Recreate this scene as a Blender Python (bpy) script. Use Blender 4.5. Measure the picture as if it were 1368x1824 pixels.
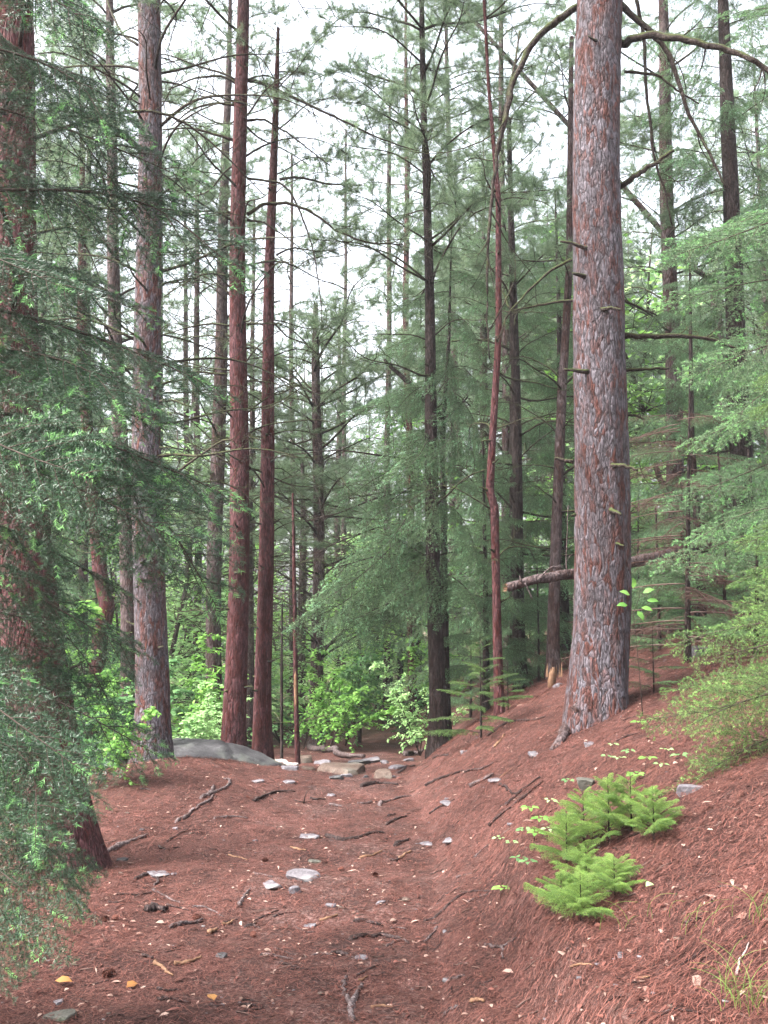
import bpy, bmesh, math, random
import numpy as np
from mathutils import Vector, Matrix
R = math.radians
for o in list(bpy.data.objects): bpy.data.objects.remove(o)
scene = bpy.context.scene
COL = scene.collection

# ------------------------------------------------------------------ camera
PITCH = R(6.0); CAMZ = 1.6; F = 1773.0; CX = 684.0; CY = 912.0
cd = bpy.data.cameras.new('camera'); cam = bpy.data.objects.new('camera', cd); COL.objects.link(cam)
cam.location = (0, 0, CAMZ); cam.rotation_euler = (R(90) + PITCH, 0, 0)
cd.sensor_fit = 'AUTO'; cd.sensor_width = 36; cd.lens = 35; cd.clip_start = 0.05; cd.clip_end = 600
scene.camera = cam
# ------------------------------------------------------------------ light
SUN_ELEV, SUN_AZ = R(52), R(-110)          # azimuth measured from +Y towards +X
w = bpy.data.worlds.new('World'); scene.world = w; w.use_nodes = True
nt = w.node_tree; nt.nodes.clear()
sky = nt.nodes.new('ShaderNodeTexSky'); sky.sky_type = 'NISHITA'; sky.sun_disc = False
sky.sun_elevation = SUN_ELEV; sky.sun_rotation = SUN_AZ; sky.dust_density = 6; sky.air_density = 1.0
hsv = nt.nodes.new('ShaderNodeHueSaturation'); hsv.inputs['Saturation'].default_value = 0.34
bg = nt.nodes.new('ShaderNodeBackground'); bg.inputs['Strength'].default_value = 0.15
wo = nt.nodes.new('ShaderNodeOutputWorld')
nt.links.new(sky.outputs[0], hsv.inputs['Color']); nt.links.new(hsv.outputs[0], bg.inputs['Color']); nt.links.new(bg.outputs[0], wo.inputs[0])
sl = bpy.data.lights.new('sun', 'SUN'); sl.energy = 2.0; sl.angle = R(20); sl.color = (1, .98, .955)
sun = bpy.data.objects.new('sun', sl); COL.objects.link(sun)
sd = Vector((math.sin(SUN_AZ) * math.cos(SUN_ELEV), math.cos(SUN_AZ) * math.cos(SUN_ELEV), math.sin(SUN_ELEV)))
sun.rotation_euler = sd.to_track_quat('Z', 'Y').to_euler(); sun.location = (0, 0, 40)
scene.view_settings.view_transform = 'Standard'; scene.view_settings.look = 'None'
scene.view_settings.exposure = 2.68; scene.view_settings.gamma = 1.0

# ------------------------------------------------------------------ helpers
rng = np.random.default_rng(11)
random.seed(5)
def vn(x, y, s=0):
    x = np.asarray(x, float); y = np.asarray(y, float)
    ix = np.floor(x).astype(np.int64); iy = np.floor(y).astype(np.int64)
    fx = x - ix; fy = y - iy; fx = fx * fx * (3 - 2 * fx); fy = fy * fy * (3 - 2 * fy)
    def h(a, b):
        n = (a * 374761393 + b * 668265263 + s * 1274126177) & 0x7fffffff
        n = ((n ^ (n >> 13)) * 1274126177) & 0x7fffffff
        n = n ^ (n >> 16)
        return (n & 0xffff) / 65535.0
    return (h(ix, iy) * (1 - fx) + h(ix + 1, iy) * fx) * (1 - fy) + (h(ix, iy + 1) * (1 - fx) + h(ix + 1, iy + 1) * fx) * fy - .5
def sstep(a, b, x):
    t = np.clip((x - a) / (b - a), 0, 1); return t * t * (3 - 2 * t)
def height(x, y):
    x = np.asarray(x, float); y = np.asarray(y, float)
    b = -0.085 * np.clip(y - 10.4, 0, 10.5) - 0.9 * sstep(27, 45, y)
    b = b - .05 * sstep(10.2, 11, y)
    xf = .28 + .05 * np.sin(y * 1.1) + .3 * sstep(10, 15, y)
    t = np.clip(x - xf, 0, None)
    A = 1.68
    bank = A * (1 - np.exp(-t * .72 / A)) + .04 * t
    bank = bank * (1 - .35 * sstep(18, 34, y))
    z = b * np.exp(-t / 1.2) + bank
    z = z + .26 * np.exp(-(((x + 2.0) / 1.0) ** 2 + ((y - 9.3) / 1.6) ** 2))
    xl = np.where(y < 8.5, 2.0 + .05 * y, 2.9)
    d = np.clip(-x - xl, 0, None) * sstep(4.5, 7, y)
    z = z - 1.9 * (1 - np.exp(-d * .5 / 1.9))
    amp = 1 + .12 * np.clip(y - 12, 0, 60) + .1 * np.abs(x)
    z = z + (.045 * vn(x * 1.3, y * 1.3, 1) + .03 * vn(x * 3.1, y * 3.1, 2)) * amp + .018 * vn(x * 7.5, y * 7.5, 3) + .010 * vn(x * 17, y * 17, 4)
    # eroded lip on the bank
    z = z - .05 * np.exp(-((t - .28) / .1) ** 2) * sstep(2.5, 3.5, y) * (1 - sstep(5.5, 7, y))
    z = z + .05 * np.exp(-((t - .5) / .12) ** 2) * sstep(2.5, 3.5, y) * (1 - sstep(5.5, 7, y))
    return z
def hz(x, y): return float(height(x, y))
cP, sP = math.cos(PITCH), math.sin(PITCH)
def ray(px, py):
    u = (px - CX) / F; v = (CY - py) / F
    return np.array([u, cP - v * sP, sP + v * cP])
def P(px, py, d):
    r = ray(px, py); return np.array([0, 0, CAMZ]) + r * (d / r[1])
def G(px, py):
    r = ray(px, py); t = np.linspace(1.2, 60, 6000)
    X = r[0] * t; Y = r[1] * t; Z = CAMZ + r[2] * t
    k = np.nonzero(Z < height(X, Y))[0]
    i = k[0] if len(k) else 3000
    return np.array([X[i], Y[i], hz(X[i], Y[i])])

class Acc:
    def __init__(s): s.V = []; s.F = []; s.M = []; s.R = []; s.n = 0
    def add(s, V, Fc, mat=0, rnd=None):
        V = np.asarray(V, float).reshape(-1, 3); Fc = np.asarray(Fc, np.int64).reshape(-1, 3)
        s.V.append(V); s.F.append(Fc + s.n); s.n += len(V)
        s.M.append(np.full(len(Fc), mat, np.int32) if np.isscalar(mat) else np.asarray(mat, np.int32))
        s.R.append(rng.random(len(Fc)) if rnd is None else np.broadcast_to(np.asarray(rnd, float), (len(Fc),)).copy())
    def arrays(s):
        if not s.V: return np.zeros((0, 3)), np.zeros((0, 3), np.int64), np.zeros(0, np.int32), np.zeros(0)
        return np.concatenate(s.V), np.concatenate(s.F), np.concatenate(s.M), np.concatenate(s.R)
    def bake(s, arr, M4):
        V, Fc, Mi, Rn = arr; M4 = np.array(M4)
        s.V.append(V @ M4[:3, :3].T + M4[:3, 3]); s.F.append(Fc + s.n); s.n += len(V); s.M.append(Mi); s.R.append(Rn)
    def tube(s, pts, rad, sides=6, mat=0, cap=True, rough=0.0, seed=0):
        pts = np.asarray(pts, float); n = len(pts); rad = np.broadcast_to(np.asarray(rad, float), (n,))
        T = np.gradient(pts, axis=0); T /= np.linalg.norm(T, axis=1)[:, None] + 1e-9
        a = np.array([0, 0, 1.]) if abs(T[0, 2]) < .8 else np.array([1., 0, 0])
        U = np.cross(T, a); U /= np.linalg.norm(U, axis=1)[:, None] + 1e-9; W = np.cross(T, U)
        th = np.linspace(0, 2 * np.pi, sides, endpoint=False)
        rr = rad[:, None] * np.ones(sides)
        if rough: rr = rr * (1 + rough * 2 * vn(np.arange(n)[:, None] * .7 + seed * 9.1, np.cos(th)[None] * 1.7 + np.sin(th)[None] * 5 + 20, seed))
        V = pts[:, None] + rr[..., None] * (np.cos(th)[None, :, None] * U[:, None] + np.sin(th)[None, :, None] * W[:, None])
        V = V.reshape(-1, 3)
        i = np.arange(n - 1)[:, None] * sides; j = np.arange(sides)[None]; k = (j + 1) % sides
        f = np.stack([np.stack([i + j, i + k, i + sides + k], -1), np.stack([i + j, i + sides + k, i + sides + j], -1)], 2).reshape(-1, 3)
        if cap:
            V = np.vstack([V, pts[:1], pts[-1:]]); c0 = n * sides; b = (n - 1) * sides; j = np.arange(sides); k = (j + 1) % sides
            f = np.vstack([f, np.stack([k, j, np.full(sides, c0)], 1), np.stack([b + j, b + k, np.full(sides, c0 + 1)], 1)])
        s.add(V, f, mat)
    def needles(s, base, dr, ln, wd, mat):
        n = len(base)
        if not n: return
        sd_ = np.cross(dr, rng.normal(size=(n, 3))); sd_ /= np.linalg.norm(sd_, axis=1)[:, None] + 1e-9
        sd_ = sd_ * (np.broadcast_to(wd, (n,))[:, None] / 2)
        V = np.stack([base - sd_, base + sd_, base + dr * np.broadcast_to(ln, (n,))[:, None]], 1).reshape(-1, 3)
        s.add(V, np.arange(3 * n).reshape(-1, 3), mat)
    def leaves(s, base, ax, up, ln, wd, mat):
        n = len(base)
        if not n: return
        ax = ax / (np.linalg.norm(ax, axis=1)[:, None] + 1e-9); sd_ = np.cross(ax, up); sd_ /= np.linalg.norm(sd_, axis=1)[:, None] + 1e-9
        nn = np.cross(sd_, ax); ln = np.broadcast_to(ln, (n,))[:, None]; wd = np.broadcast_to(wd, (n,))[:, None]
        b = base; a1 = base + ax * ln * .35; a2 = base + ax * ln * .72
        tip = base + ax * ln - nn * ln * .18
        V = np.stack([b, a1 + sd_ * wd * .5 + nn * wd * .12, a2 + sd_ * wd * .38 + nn * wd * .05, tip, a2 - sd_ * wd * .38 + nn * wd * .05, a1 - sd_ * wd * .5 + nn * wd * .12], 1).reshape(-1, 3)
        o = np.arange(n)[:, None, None] * 6
        f = (o + np.array([[0, 1, 5], [1, 2, 4], [1, 4, 5], [2, 3, 4]])[None]).reshape(-1, 3)
        r = np.repeat(rng.random(n), 4)
        s.add(V, f, mat, r)
def to_mesh(name, arr, mats, smooth=True):
    V, Fc, Mi, Rn = arr
    me = bpy.data.meshes.new(name)
    me.vertices.add(len(V)); me.vertices.foreach_set('co', V.astype(np.float32).ravel())
    me.loops.add(len(Fc) * 3); me.loops.foreach_set('vertex_index', Fc.astype(np.int32).ravel())
    me.polygons.add(len(Fc)); me.polygons.foreach_set('loop_start', (np.arange(len(Fc)) * 3).astype(np.int32))
    me.polygons.foreach_set('material_index', Mi.astype(np.int32))
    me.polygons.foreach_set('use_smooth', np.full(len(Fc), smooth))
    at = me.attributes.new('rnd', 'FLOAT', 'FACE'); at.data.foreach_set('value', Rn.astype(np.float32))
    for m in mats: me.materials.append(m)
    me.update(); me.validate()
    return me
def link(name, me, parent=None, M4=None):
    o = bpy.data.objects.new(name, me); COL.objects.link(o)
    if parent is not None: o.parent = parent
    if M4 is not None: o.matrix_basis = M4
    return o
def tag(o, label, cat, group=None, kind=None):
    if label: o['label'] = label
    if cat: o['category'] = cat
    if group: o['group'] = group
    if kind: o['kind'] = kind
    return o
def thing(name, label, cat, loc, group=None):
    o = bpy.data.objects.new(name, None); COL.objects.link(o); o.location = Vector(loc); o.empty_display_size = .1
    return tag(o, label, cat, group)
def solo(name, acc, mats, label, cat, loc, group=None, kind=None):
    """a thing that is one mesh; acc is in world coordinates"""
    V, Fc, Mi, Rn = acc.arrays(); loc = np.asarray(loc, float)
    o = link(name, to_mesh(name, (V - loc, Fc, Mi, Rn), mats)); o.location = Vector(loc)
    return tag(o, label, cat, group, kind)
def part(name, acc, mats, parent):
    """a part; acc is in world coordinates, parent is an unrotated empty"""
    V, Fc, Mi, Rn = acc.arrays(); loc = np.array(parent.location)
    return link(name, to_mesh(name, (V - loc, Fc, Mi, Rn), mats), parent)
def frame(start, tip, L, roll=0.0, loc=(0, 0, 0)):
    """matrix laying a mesh of length L along +X from start to tip, its +Z as far up as it goes"""
    a = Vector(start); b = Vector(tip); x = (b - a); sc = x.length / L; x.normalize()
    z = Vector((0, 0, 1)); y = z.cross(x)
    if y.length < .05: y = Vector((0, 1, 0))
    y.normalize(); z = x.cross(y)
    M = Matrix((x, y, z)).transposed().to_4x4()
    M = M @ Matrix.Rotation(roll, 4, 'X') @ Matrix.Scale(sc, 4)
    M.translation = a - Vector(loc)
    return M

# ------------------------------------------------------------------ materials
def mat(name):
    m = bpy.data.materials.new(name); m.use_nodes = True; t = m.node_tree
    b = t.nodes['Principled BSDF']; b.inputs['Specular IOR Level'].default_value = .1; return m, t, b
def N(t, k, **kw):
    n = t.nodes.new(k)
    for a, v in kw.items():
        if a in n.inputs: n.inputs[a].default_value = v
        else: setattr(n, a, v)
    return n
def ramp(t, stops, src):
    r = t.nodes.new('ShaderNodeValToRGB'); e = r.color_ramp.elements
    while len(e) < len(stops): e.new(.5)
    for i, (p, c) in enumerate(stops): e[i].position = p; e[i].color = (*c, 1)
    t.links.new(src, r.inputs[0]); return r
def mixc(t, fac, a, b, blend='MIX'):
    m = t.nodes.new('ShaderNodeMix'); m.data_type = 'RGBA'; m.blend_type = blend
    if hasattr(fac, 'links'): t.links.new(fac, m.inputs[0])
    else: m.inputs[0].default_value = fac
    for v, k in ((a, 6), (b, 7)):
        if hasattr(v, 'links'): t.links.new(v, m.inputs[k])
        else: m.inputs[k].default_value = (*v, 1)
    return m.outputs[2]
def bark(name, red, grey, dark, scale=14., bump=.6, stretch=.3, moss=None):
    m, t, b = mat(name)
    tc = N(t, 'ShaderNodeTexCoord'); mp = N(t, 'ShaderNodeMapping'); mp.inputs['Scale'].default_value = (1, 1, stretch)
    t.links.new(tc.outputs['Object'], mp.inputs[0])
    wn = N(t, 'ShaderNodeTexNoise', Scale=scale * .6, Detail=3.); t.links.new(mp.outputs[0], wn.inputs[0])
    wv = mixc(t, .07, mp.outputs[0], wn.outputs['Color'])
    vo = N(t, 'ShaderNodeTexVoronoi', feature='DISTANCE_TO_EDGE', Scale=scale * 1.7); t.links.new(wv, vo.inputs['Vector'])
    v2 = N(t, 'ShaderNodeTexVoronoi', feature='F1', Scale=scale * 1.7); t.links.new(wv, v2.inputs['Vector'])
    n1 = N(t, 'ShaderNodeTexNoise', Scale=scale * .33, Detail=5., Roughness=.65); t.links.new(mp.outputs[0], n1.inputs[0])
    n2 = N(t, 'ShaderNodeTexNoise', Scale=scale * 3.2, Detail=4., Roughness=.7); t.links.new(mp.outputs[0], n2.inputs[0])
    sp = N(t, 'ShaderNodeSeparateColor'); t.links.new(v2.outputs['Color'], sp.inputs[0])
    ad = N(t, 'ShaderNodeMath', operation='ADD'); t.links.new(n1.outputs[0], ad.inputs[0])
    ml = N(t, 'ShaderNodeMath', operation='MULTIPLY'); t.links.new(sp.outputs[0], ml.inputs[0]); ml.inputs[1].default_value = .34; t.links.new(ml.outputs[0], ad.inputs[1])
    r1 = ramp(t, [(.52, red), (.64, tuple(.5 * (a + c) for a, c in zip(red, grey))), (.76, grey)], ad.outputs[0])
    fine = ramp(t, [(.32, (.35, .33, .33)), (.5, (.9, .9, .9)), (.68, (1.6, 1.6, 1.6))], n2.outputs[0])
    c = mixc(t, 1., r1.outputs[0], fine.outputs[0], 'MULTIPLY')
    ed = ramp(t, [(0., (.6, .6, .6)), (.13, (0, 0, 0))], vo.outputs['Distance'])
    em = ramp(t, [(.42, (.1, .1, .1)), (.62, (1, 1, 1))], n1.outputs[0]); ek = mixc(t, 1., ed.outputs[0], em.outputs[0], 'MULTIPLY')
    c = mixc(t, ek, c, dark)
    big = N(t, 'ShaderNodeTexNoise', Scale=2.4, Detail=4., Roughness=.6); t.links.new(mp.outputs[0], big.inputs[0])
    br = ramp(t, [(.3, (.55, .5, .5)), (.7, (1.3, 1.3, 1.34))], big.outputs[0]); c = mixc(t, 1., c, br.outputs[0], 'MULTIPLY')
    mf = N(t, 'ShaderNodeMapping'); mf.inputs['Scale'].default_value = (1, 1, .22); t.links.new(tc.outputs['Object'], mf.inputs[0])
    nf = N(t, 'ShaderNodeTexNoise', Scale=scale * 1.2, Detail=3., Roughness=.55, Distortion=.5); t.links.new(mf.outputs[0], nf.inputs[0])
    fr = ramp(t, [(.44, (0, 0, 0)), (.495, (.9, .9, .9)), (.55, (0, 0, 0))], nf.outputs[0])
    pt = ramp(t, [(.40, (0, 0, 0)), (.60, (1, 1, 1))], big.outputs[0]); fk = mixc(t, .55, fr.outputs[0], mixc(t, 1., fr.outputs[0], pt.outputs[0], 'MULTIPLY'))
    c = mixc(t, fk, c, dark)
    if moss:
        geo = N(t, 'ShaderNodeNewGeometry'); sx = N(t, 'ShaderNodeSeparateXYZ'); t.links.new(geo.outputs['Normal'], sx.inputs[0])
        n3 = N(t, 'ShaderNodeTexNoise', Scale=9., Detail=3.); t.links.new(tc.outputs['Object'], n3.inputs[0])
        a2 = N(t, 'ShaderNodeMath', operation='MULTIPLY_ADD'); t.links.new(sx.outputs[2], a2.inputs[0]); a2.inputs[1].default_value = .5; t.links.new(n3.outputs[0], a2.inputs[2])
        mr = ramp(t, [(.5, (0, 0, 0)), (.8, (1, 1, 1))], a2.outputs[0]); c = mixc(t, mr.outputs[0], c, moss)
    t.links.new(c, b.inputs['Base Color']); b.inputs['Roughness'].default_value = .75
    hsum = N(t, 'ShaderNodeMath', operation='MULTIPLY_ADD'); vr = ramp(t, [(0, (0, 0, 0)), (.2, (1, 1, 1))], vo.outputs['Distance'])
    t.links.new(n2.outputs[0], hsum.inputs[0]); hsum.inputs[1].default_value = .6; h0 = N(t, 'ShaderNodeMath', operation='MULTIPLY_ADD'); t.links.new(fr.outputs[0], h0.inputs[0]); h0.inputs[1].default_value = -1.; t.links.new(vr.outputs[0], h0.inputs[2]); t.links.new(h0.outputs[0], hsum.inputs[2])
    bp = N(t, 'ShaderNodeBump', Strength=bump, Distance=.012); t.links.new(hsum.outputs[0], bp.inputs['Height']); t.links.new(bp.outputs[0], b.inputs['Normal'])
    return m
def leafmat(name, c1, c2, trans=.35, rough=.45, spec=.5):
    m, t, b = mat(name)
    at = N(t, 'ShaderNodeAttribute', attribute_name='rnd')
    r = ramp(t, [(0, c1), (1, c2)], at.outputs['Fac'])
    oi = N(t, 'ShaderNodeObjectInfo')
    v = ramp(t, [(0, (.8, .84, .8)), (1, (1.2, 1.15, 1.1))], oi.outputs['Random'])
    c = mixc(t, 1., r.outputs[0], v.outputs[0], 'MULTIPLY')
    t.links.new(c, b.inputs['Base Color']); b.inputs['Roughness'].default_value = rough; b.inputs['Specular IOR Level'].default_value = spec * .45
    tr = N(t, 'ShaderNodeBsdfTranslucent'); t.links.new(c, tr.inputs[0])
    mx = N(t, 'ShaderNodeMixShader'); mx.inputs[0].default_value = trans
    t.links.new(b.outputs[0], mx.inputs[1]); t.links.new(tr.outputs[0], mx.inputs[2])
    t.links.new(mx.outputs[0], t.nodes['Material Output'].inputs[0])
    return m
def plain(name, c1, c2, scale=8., rough=.8, bump=.3, dist=.01, detail=5.):
    m, t, b = mat(name); tc = N(t, 'ShaderNodeTexCoord')
    n = N(t, 'ShaderNodeTexNoise', Scale=scale, Detail=detail, Roughness=.65); t.links.new(tc.outputs['Object'], n.inputs[0])
    r = ramp(t, [(.35, c1), (.65, c2)], n.outputs[0]); t.links.new(r.outputs[0], b.inputs['Base Color'])
    b.inputs['Roughness'].default_value = rough
    bp = N(t, 'ShaderNodeBump', Strength=bump, Distance=dist); t.links.new(n.outputs[0], bp.inputs['Height']); t.links.new(bp.outputs[0], b.inputs['Normal'])
    return m
BARK = bark('pine_bark', (0.08397, 0.03672, 0.02976), (0.1097, 0.09936, 0.1088), (0.01336, 0.00972, 0.009158), 22)
BARK_RED = bark('red_pine_bark', (0.05534, 0.01451, 0.01216), (0.0844, 0.03733, 0.03824), (0.01687, 0.006221, 0.006373), 17)
BARK_DARK = bark('dark_bark', (0.021, 0.012, 0.0102), (0.042, 0.0312, 0.0282), (0.0072, 0.0048, 0.0042), 16)
BARK_GREY = bark('grey_bark', (0.05692, 0.03188, 0.02656), (0.09867, 0.0759, 0.07438), (0.02125, 0.01366, 0.0129), 16)
LIMB = bark('limb_bark', (0.02835, 0.0189, 0.01512), (0.05985, 0.04725, 0.04032), (0.0126, 0.00882, 0.00756), 22, .4, 1., moss=(0.0441, 0.05355, 0.0189))
TWIG = plain('twig_bark', (0.024, 0.016, 0.0128), (0.056, 0.0416, 0.0352), 12, .85, .2)
DEADTWIG = plain('dead_twig', (0.072, 0.0425, 0.033), (0.108, 0.075, 0.066), 12, .85, .2)
FIR = leafmat('fir_needles', (0.02116, 0.05528, 0.03081), (0.04583, 0.09435, 0.04816), .18, .36, .7)
FIRNEW = leafmat('fir_new_growth', (0.1222, 0.3059, 0.1105), (0.22, 0.4283, 0.1606), .4, .42)
HEM = leafmat('hemlock_needles', (0.04381, 0.0985, 0.05244), (0.1565, 0.2496, 0.118), .32, .42, .6)
HEMNEW = leafmat('hemlock_new_growth', (0.1544, 0.3232, 0.1814), (0.2445, 0.4309, 0.2268), .4)
SPR = leafmat('spruce_needles', (0.05198, 0.1192, 0.03685), (0.1247, 0.2017, 0.06143), .3, .45)
SPRNEW = leafmat('spruce_new_growth', (0.1366, 0.2787, 0.07664), (0.2156, 0.3484, 0.1054), .4)
PINE = leafmat('pine_needles', (0.09448, 0.1583, 0.09652), (0.2142, 0.2875, 0.1708), .5, .4, .6)
LEAF = leafmat('bright_leaves', (0.1105, 0.2652, 0.05415), (0.2431, 0.442, 0.1083), .5, .5)
LEAF2 = leafmat('green_leaves', (0.08135, 0.1972, 0.07702), (0.1898, 0.3451, 0.1386), .5, .5)
LEAF3 = leafmat('pale_leaves', (0.2066, 0.389, 0.1459), (0.3647, 0.5348, 0.2553), .5, .5)
DEADN = leafmat('dead_needles', (0.072, 0.0294, 0.0175), (0.132, 0.063, 0.04), .3, .7, .2)
LITTER = leafmat('fallen_needles', (0.03107, 0.009766, 0.00783), (0.1741, 0.06785, 0.05481), .15, .5, .4)
LITLEAF = leafmat('fallen_leaves', (0.099, 0.04455, 0.03366), (0.4158, 0.2871, 0.2475), .2, .6, .3)
YEL = leafmat('yellowed_leaves', (.26, .12, .04), (.34, .18, .07), .3, .6, .3)
ROOTM = bark('root_bark', (0.0675, 0.045, 0.04125), (0.135, 0.1087, 0.105), (0.0225, 0.015, 0.0135), 25, .4, 1.)
ROOTD = bark('dark_root_bark', (0.028, 0.0175, 0.0147), (0.0595, 0.042, 0.0392), (0.0105, 0.007, 0.007), 25, .4, 1.)
PALE = plain('weathered_wood', (.22, .17, .155), (.34, .29, .275), 18, .7, .3)
TAN = plain('tan_wood', (0.112, 0.06, 0.036), (0.192, 0.112, 0.068), 22, .7, .3)
CONE = plain('cone_scales', (.06, .022, .016), (.14, .055, .04), 90, .8, 1., .01)
GRASS = leafmat('grass_blades', (.10, .18, .04), (.2, .3, .08), .4)
def rockmat(name, a, b_, c, lich=(.3, .33, .28)):
    m, t, b = mat(name); tc = N(t, 'ShaderNodeTexCoord')
    n = N(t, 'ShaderNodeTexNoise', Scale=6., Detail=6., Roughness=.7); t.links.new(tc.outputs['Object'], n.inputs[0])
    n2 = N(t, 'ShaderNodeTexNoise', Scale=70., Detail=3., Roughness=.7); t.links.new(tc.outputs['Object'], n2.inputs[0])
    r = ramp(t, [(.32, a), (.5, b_), (.68, c)], n.outputs[0])
    r2 = ramp(t, [(.35, (.7, .7, .7)), (.65, (1.25, 1.25, 1.25))], n2.outputs[0])
    cc = mixc(t, 1., r.outputs[0], r2.outputs[0], 'MULTIPLY')
    n3 = N(t, 'ShaderNodeTexNoise', Scale=3.1, Detail=4.); t.links.new(tc.outputs['Object'], n3.inputs[0])
    r3 = ramp(t, [(.55, (0, 0, 0)), (.66, (.7, .7, .7))], n3.outputs[0]); cc = mixc(t, r3.outputs[0], cc, lich)
    t.links.new(cc, b.inputs['Base Color']); b.inputs['Roughness'].default_value = .6
    ad = N(t, 'ShaderNodeMath', operation='MULTIPLY_ADD'); t.links.new(n2.outputs[0], ad.inputs[0]); ad.inputs[1].default_value = .25; t.links.new(n.outputs[0], ad.inputs[2])
    bp = N(t, 'ShaderNodeBump', Strength=.7, Distance=.03); t.links.new(ad.outputs[0], bp.inputs['Height']); t.links.new(bp.outputs[0], b.inputs['Normal'])
    return m
ROCK = rockmat('grey_rock', (0.0303, 0.02909, 0.03152), (0.05151, 0.0497, 0.05151), (0.07879, 0.07575, 0.07879), (0.08485, 0.09086, 0.07879))
ROCKL = rockmat('pale_rock', (0.0783, 0.0696, 0.07656), (0.1174, 0.1061, 0.1148), (0.1653, 0.1522, 0.1628), (0.1914, 0.1784, 0.174))
ROCKT = rockmat('tan_rock', (0.06045, 0.04191, 0.03466), (0.09269, 0.06609, 0.0532), (0.129, 0.09833, 0.0806), (0.1048, 0.1008, 0.08463))
ROCKM = rockmat('mossy_rock', (0.042, 0.042, 0.035), (0.07, 0.0665, 0.056), (0.098, 0.0945, 0.0805), (0.042, 0.07, 0.0245))

# ground: needle litter, trodden soil, green-brown far floor
def ground_mat():
    m, t, b = mat('needle_litter_ground'); tc = N(t, 'ShaderNodeTexCoord')
    def noise(s, d=5., r=.65, sc=(1, 1, 1), rot=0):
        mp = N(t, 'ShaderNodeMapping'); mp.inputs['Scale'].default_value = sc; mp.inputs['Rotation'].default_value = (0, 0, rot)
        t.links.new(tc.outputs['Object'], mp.inputs[0]); n = N(t, 'ShaderNodeTexNoise', Scale=s, Detail=d, Roughness=r)
        t.links.new(mp.outputs[0], n.inputs[0]); return n.outputs[0]
    a = noise(80, 5, .8); a2 = noise(130, 4, .8); f = noise(45, 6, .75); g = noise(2.2, 5, .7)
    s1 = mixc(t, f, a, a2)
    red = ramp(t, [(.39, (.008, .005, .005)), (.47, (.046, .020, .016)), (.56, (.112, .051, .042)), (.67, (.34, .21, .195))], s1)
    soil = ramp(t, [(.40, (.010, .007, .006)), (.52, (.085, .048, .042)), (.64, (.30, .22, .20))], f)
    sx = N(t, 'ShaderNodeSeparateXYZ'); t.links.new(tc.outputs['Object'], sx.inputs[0])
    # trodden band along the path
    ab = N(t, 'ShaderNodeMath', operation='ADD'); t.links.new(sx.outputs[0], ab.inputs[0]); ab.inputs[1].default_value = .25
    ab2 = N(t, 'ShaderNodeMath', operation='ABSOLUTE'); t.links.new(ab.outputs[0], ab2.inputs[0])
    k = N(t, 'ShaderNodeMath', operation='MULTIPLY_ADD'); t.links.new(ab2.outputs[0], k.inputs[0]); k.inputs[1].default_value = -.18; t.links.new(g, k.inputs[2])
    pm = ramp(t, [(.40, (0, 0, 0)), (.58, (.55, .55, .55))], k.outputs[0])
    c = mixc(t, pm.outputs[0], red.outputs[0], soil.outputs[0])
    mot = ramp(t, [(.36, (.42, .44, .46)), (.5, (1.0, 1.0, 1.0)), (.64, (1.6, 1.5, 1.5))], noise(1.7, 9, .85)); c = mixc(t, 1., c, mot.outputs[0], 'MULTIPLY')
    far = ramp(t, [(.35, (.05, .05, .022)), (.55, (.10, .07, .045)), (.7, (.07, .11, .035))], noise(3., 6))
    mr = N(t, 'ShaderNodeMapRange'); t.links.new(sx.outputs[1], mr.inputs[0]); mr.inputs[1].default_value = 20; mr.inputs[2].default_value = 30
    c = mixc(t, mr.outputs[0], c, far.outputs[0])
    t.links.new(c, b.inputs['Base Color']); b.inputs['Roughness'].default_value = .8; b.inputs['Specular IOR Level'].default_value = .1
    ad = N(t, 'ShaderNodeMath', operation='MULTIPLY_ADD'); t.links.new(f, ad.inputs[0]); ad.inputs[1].default_value = 1.5; t.links.new(s1, ad.inputs[2])
    bp = N(t, 'ShaderNodeBump', Strength=.9, Distance=.015); t.links.new(ad.outputs[0], bp.inputs['Height']); t.links.new(bp.outputs[0], b.inputs['Normal'])
    return m
GROUND = ground_mat()
def axis(a, b, dense0, dense1, step, grow):
    v = [dense0]
    s = step
    while v[-1] < dense1: v.append(v[-1] + step)
    while v[-1] < b: s *= grow; v.append(v[-1] + s)
    s = step; lo = [dense0]
    while lo[-1] > a: s *= grow; lo.append(lo[-1] - s)
    return np.array(lo[:0:-1] + v)
gx = axis(-85, 85, -3.2, 3.6, .035, 1.07); gy = axis(-30, 130, 2.0, 13, .04, 1.05)
XX, YY = np.meshgrid(gx, gy); ZZ = height(XX, YY); nx, ny = len(gx), len(gy)
ii = np.arange(ny - 1)[:, None] * nx + np.arange(nx - 1)[None]
fc = np.stack([np.stack([ii, ii + 1, ii + nx + 1], -1), np.stack([ii, ii + nx + 1, ii + nx], -1)], 2).reshape(-1, 3)
ac = Acc(); ac.add(np.stack([XX, YY, ZZ], -1).reshape(-1, 3), fc, 0)
tag(link('ground', to_mesh('ground', ac.arrays(), [GROUND])), 'red brown forest floor of pine needles with a worn footpath', None, kind='structure')

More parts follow.
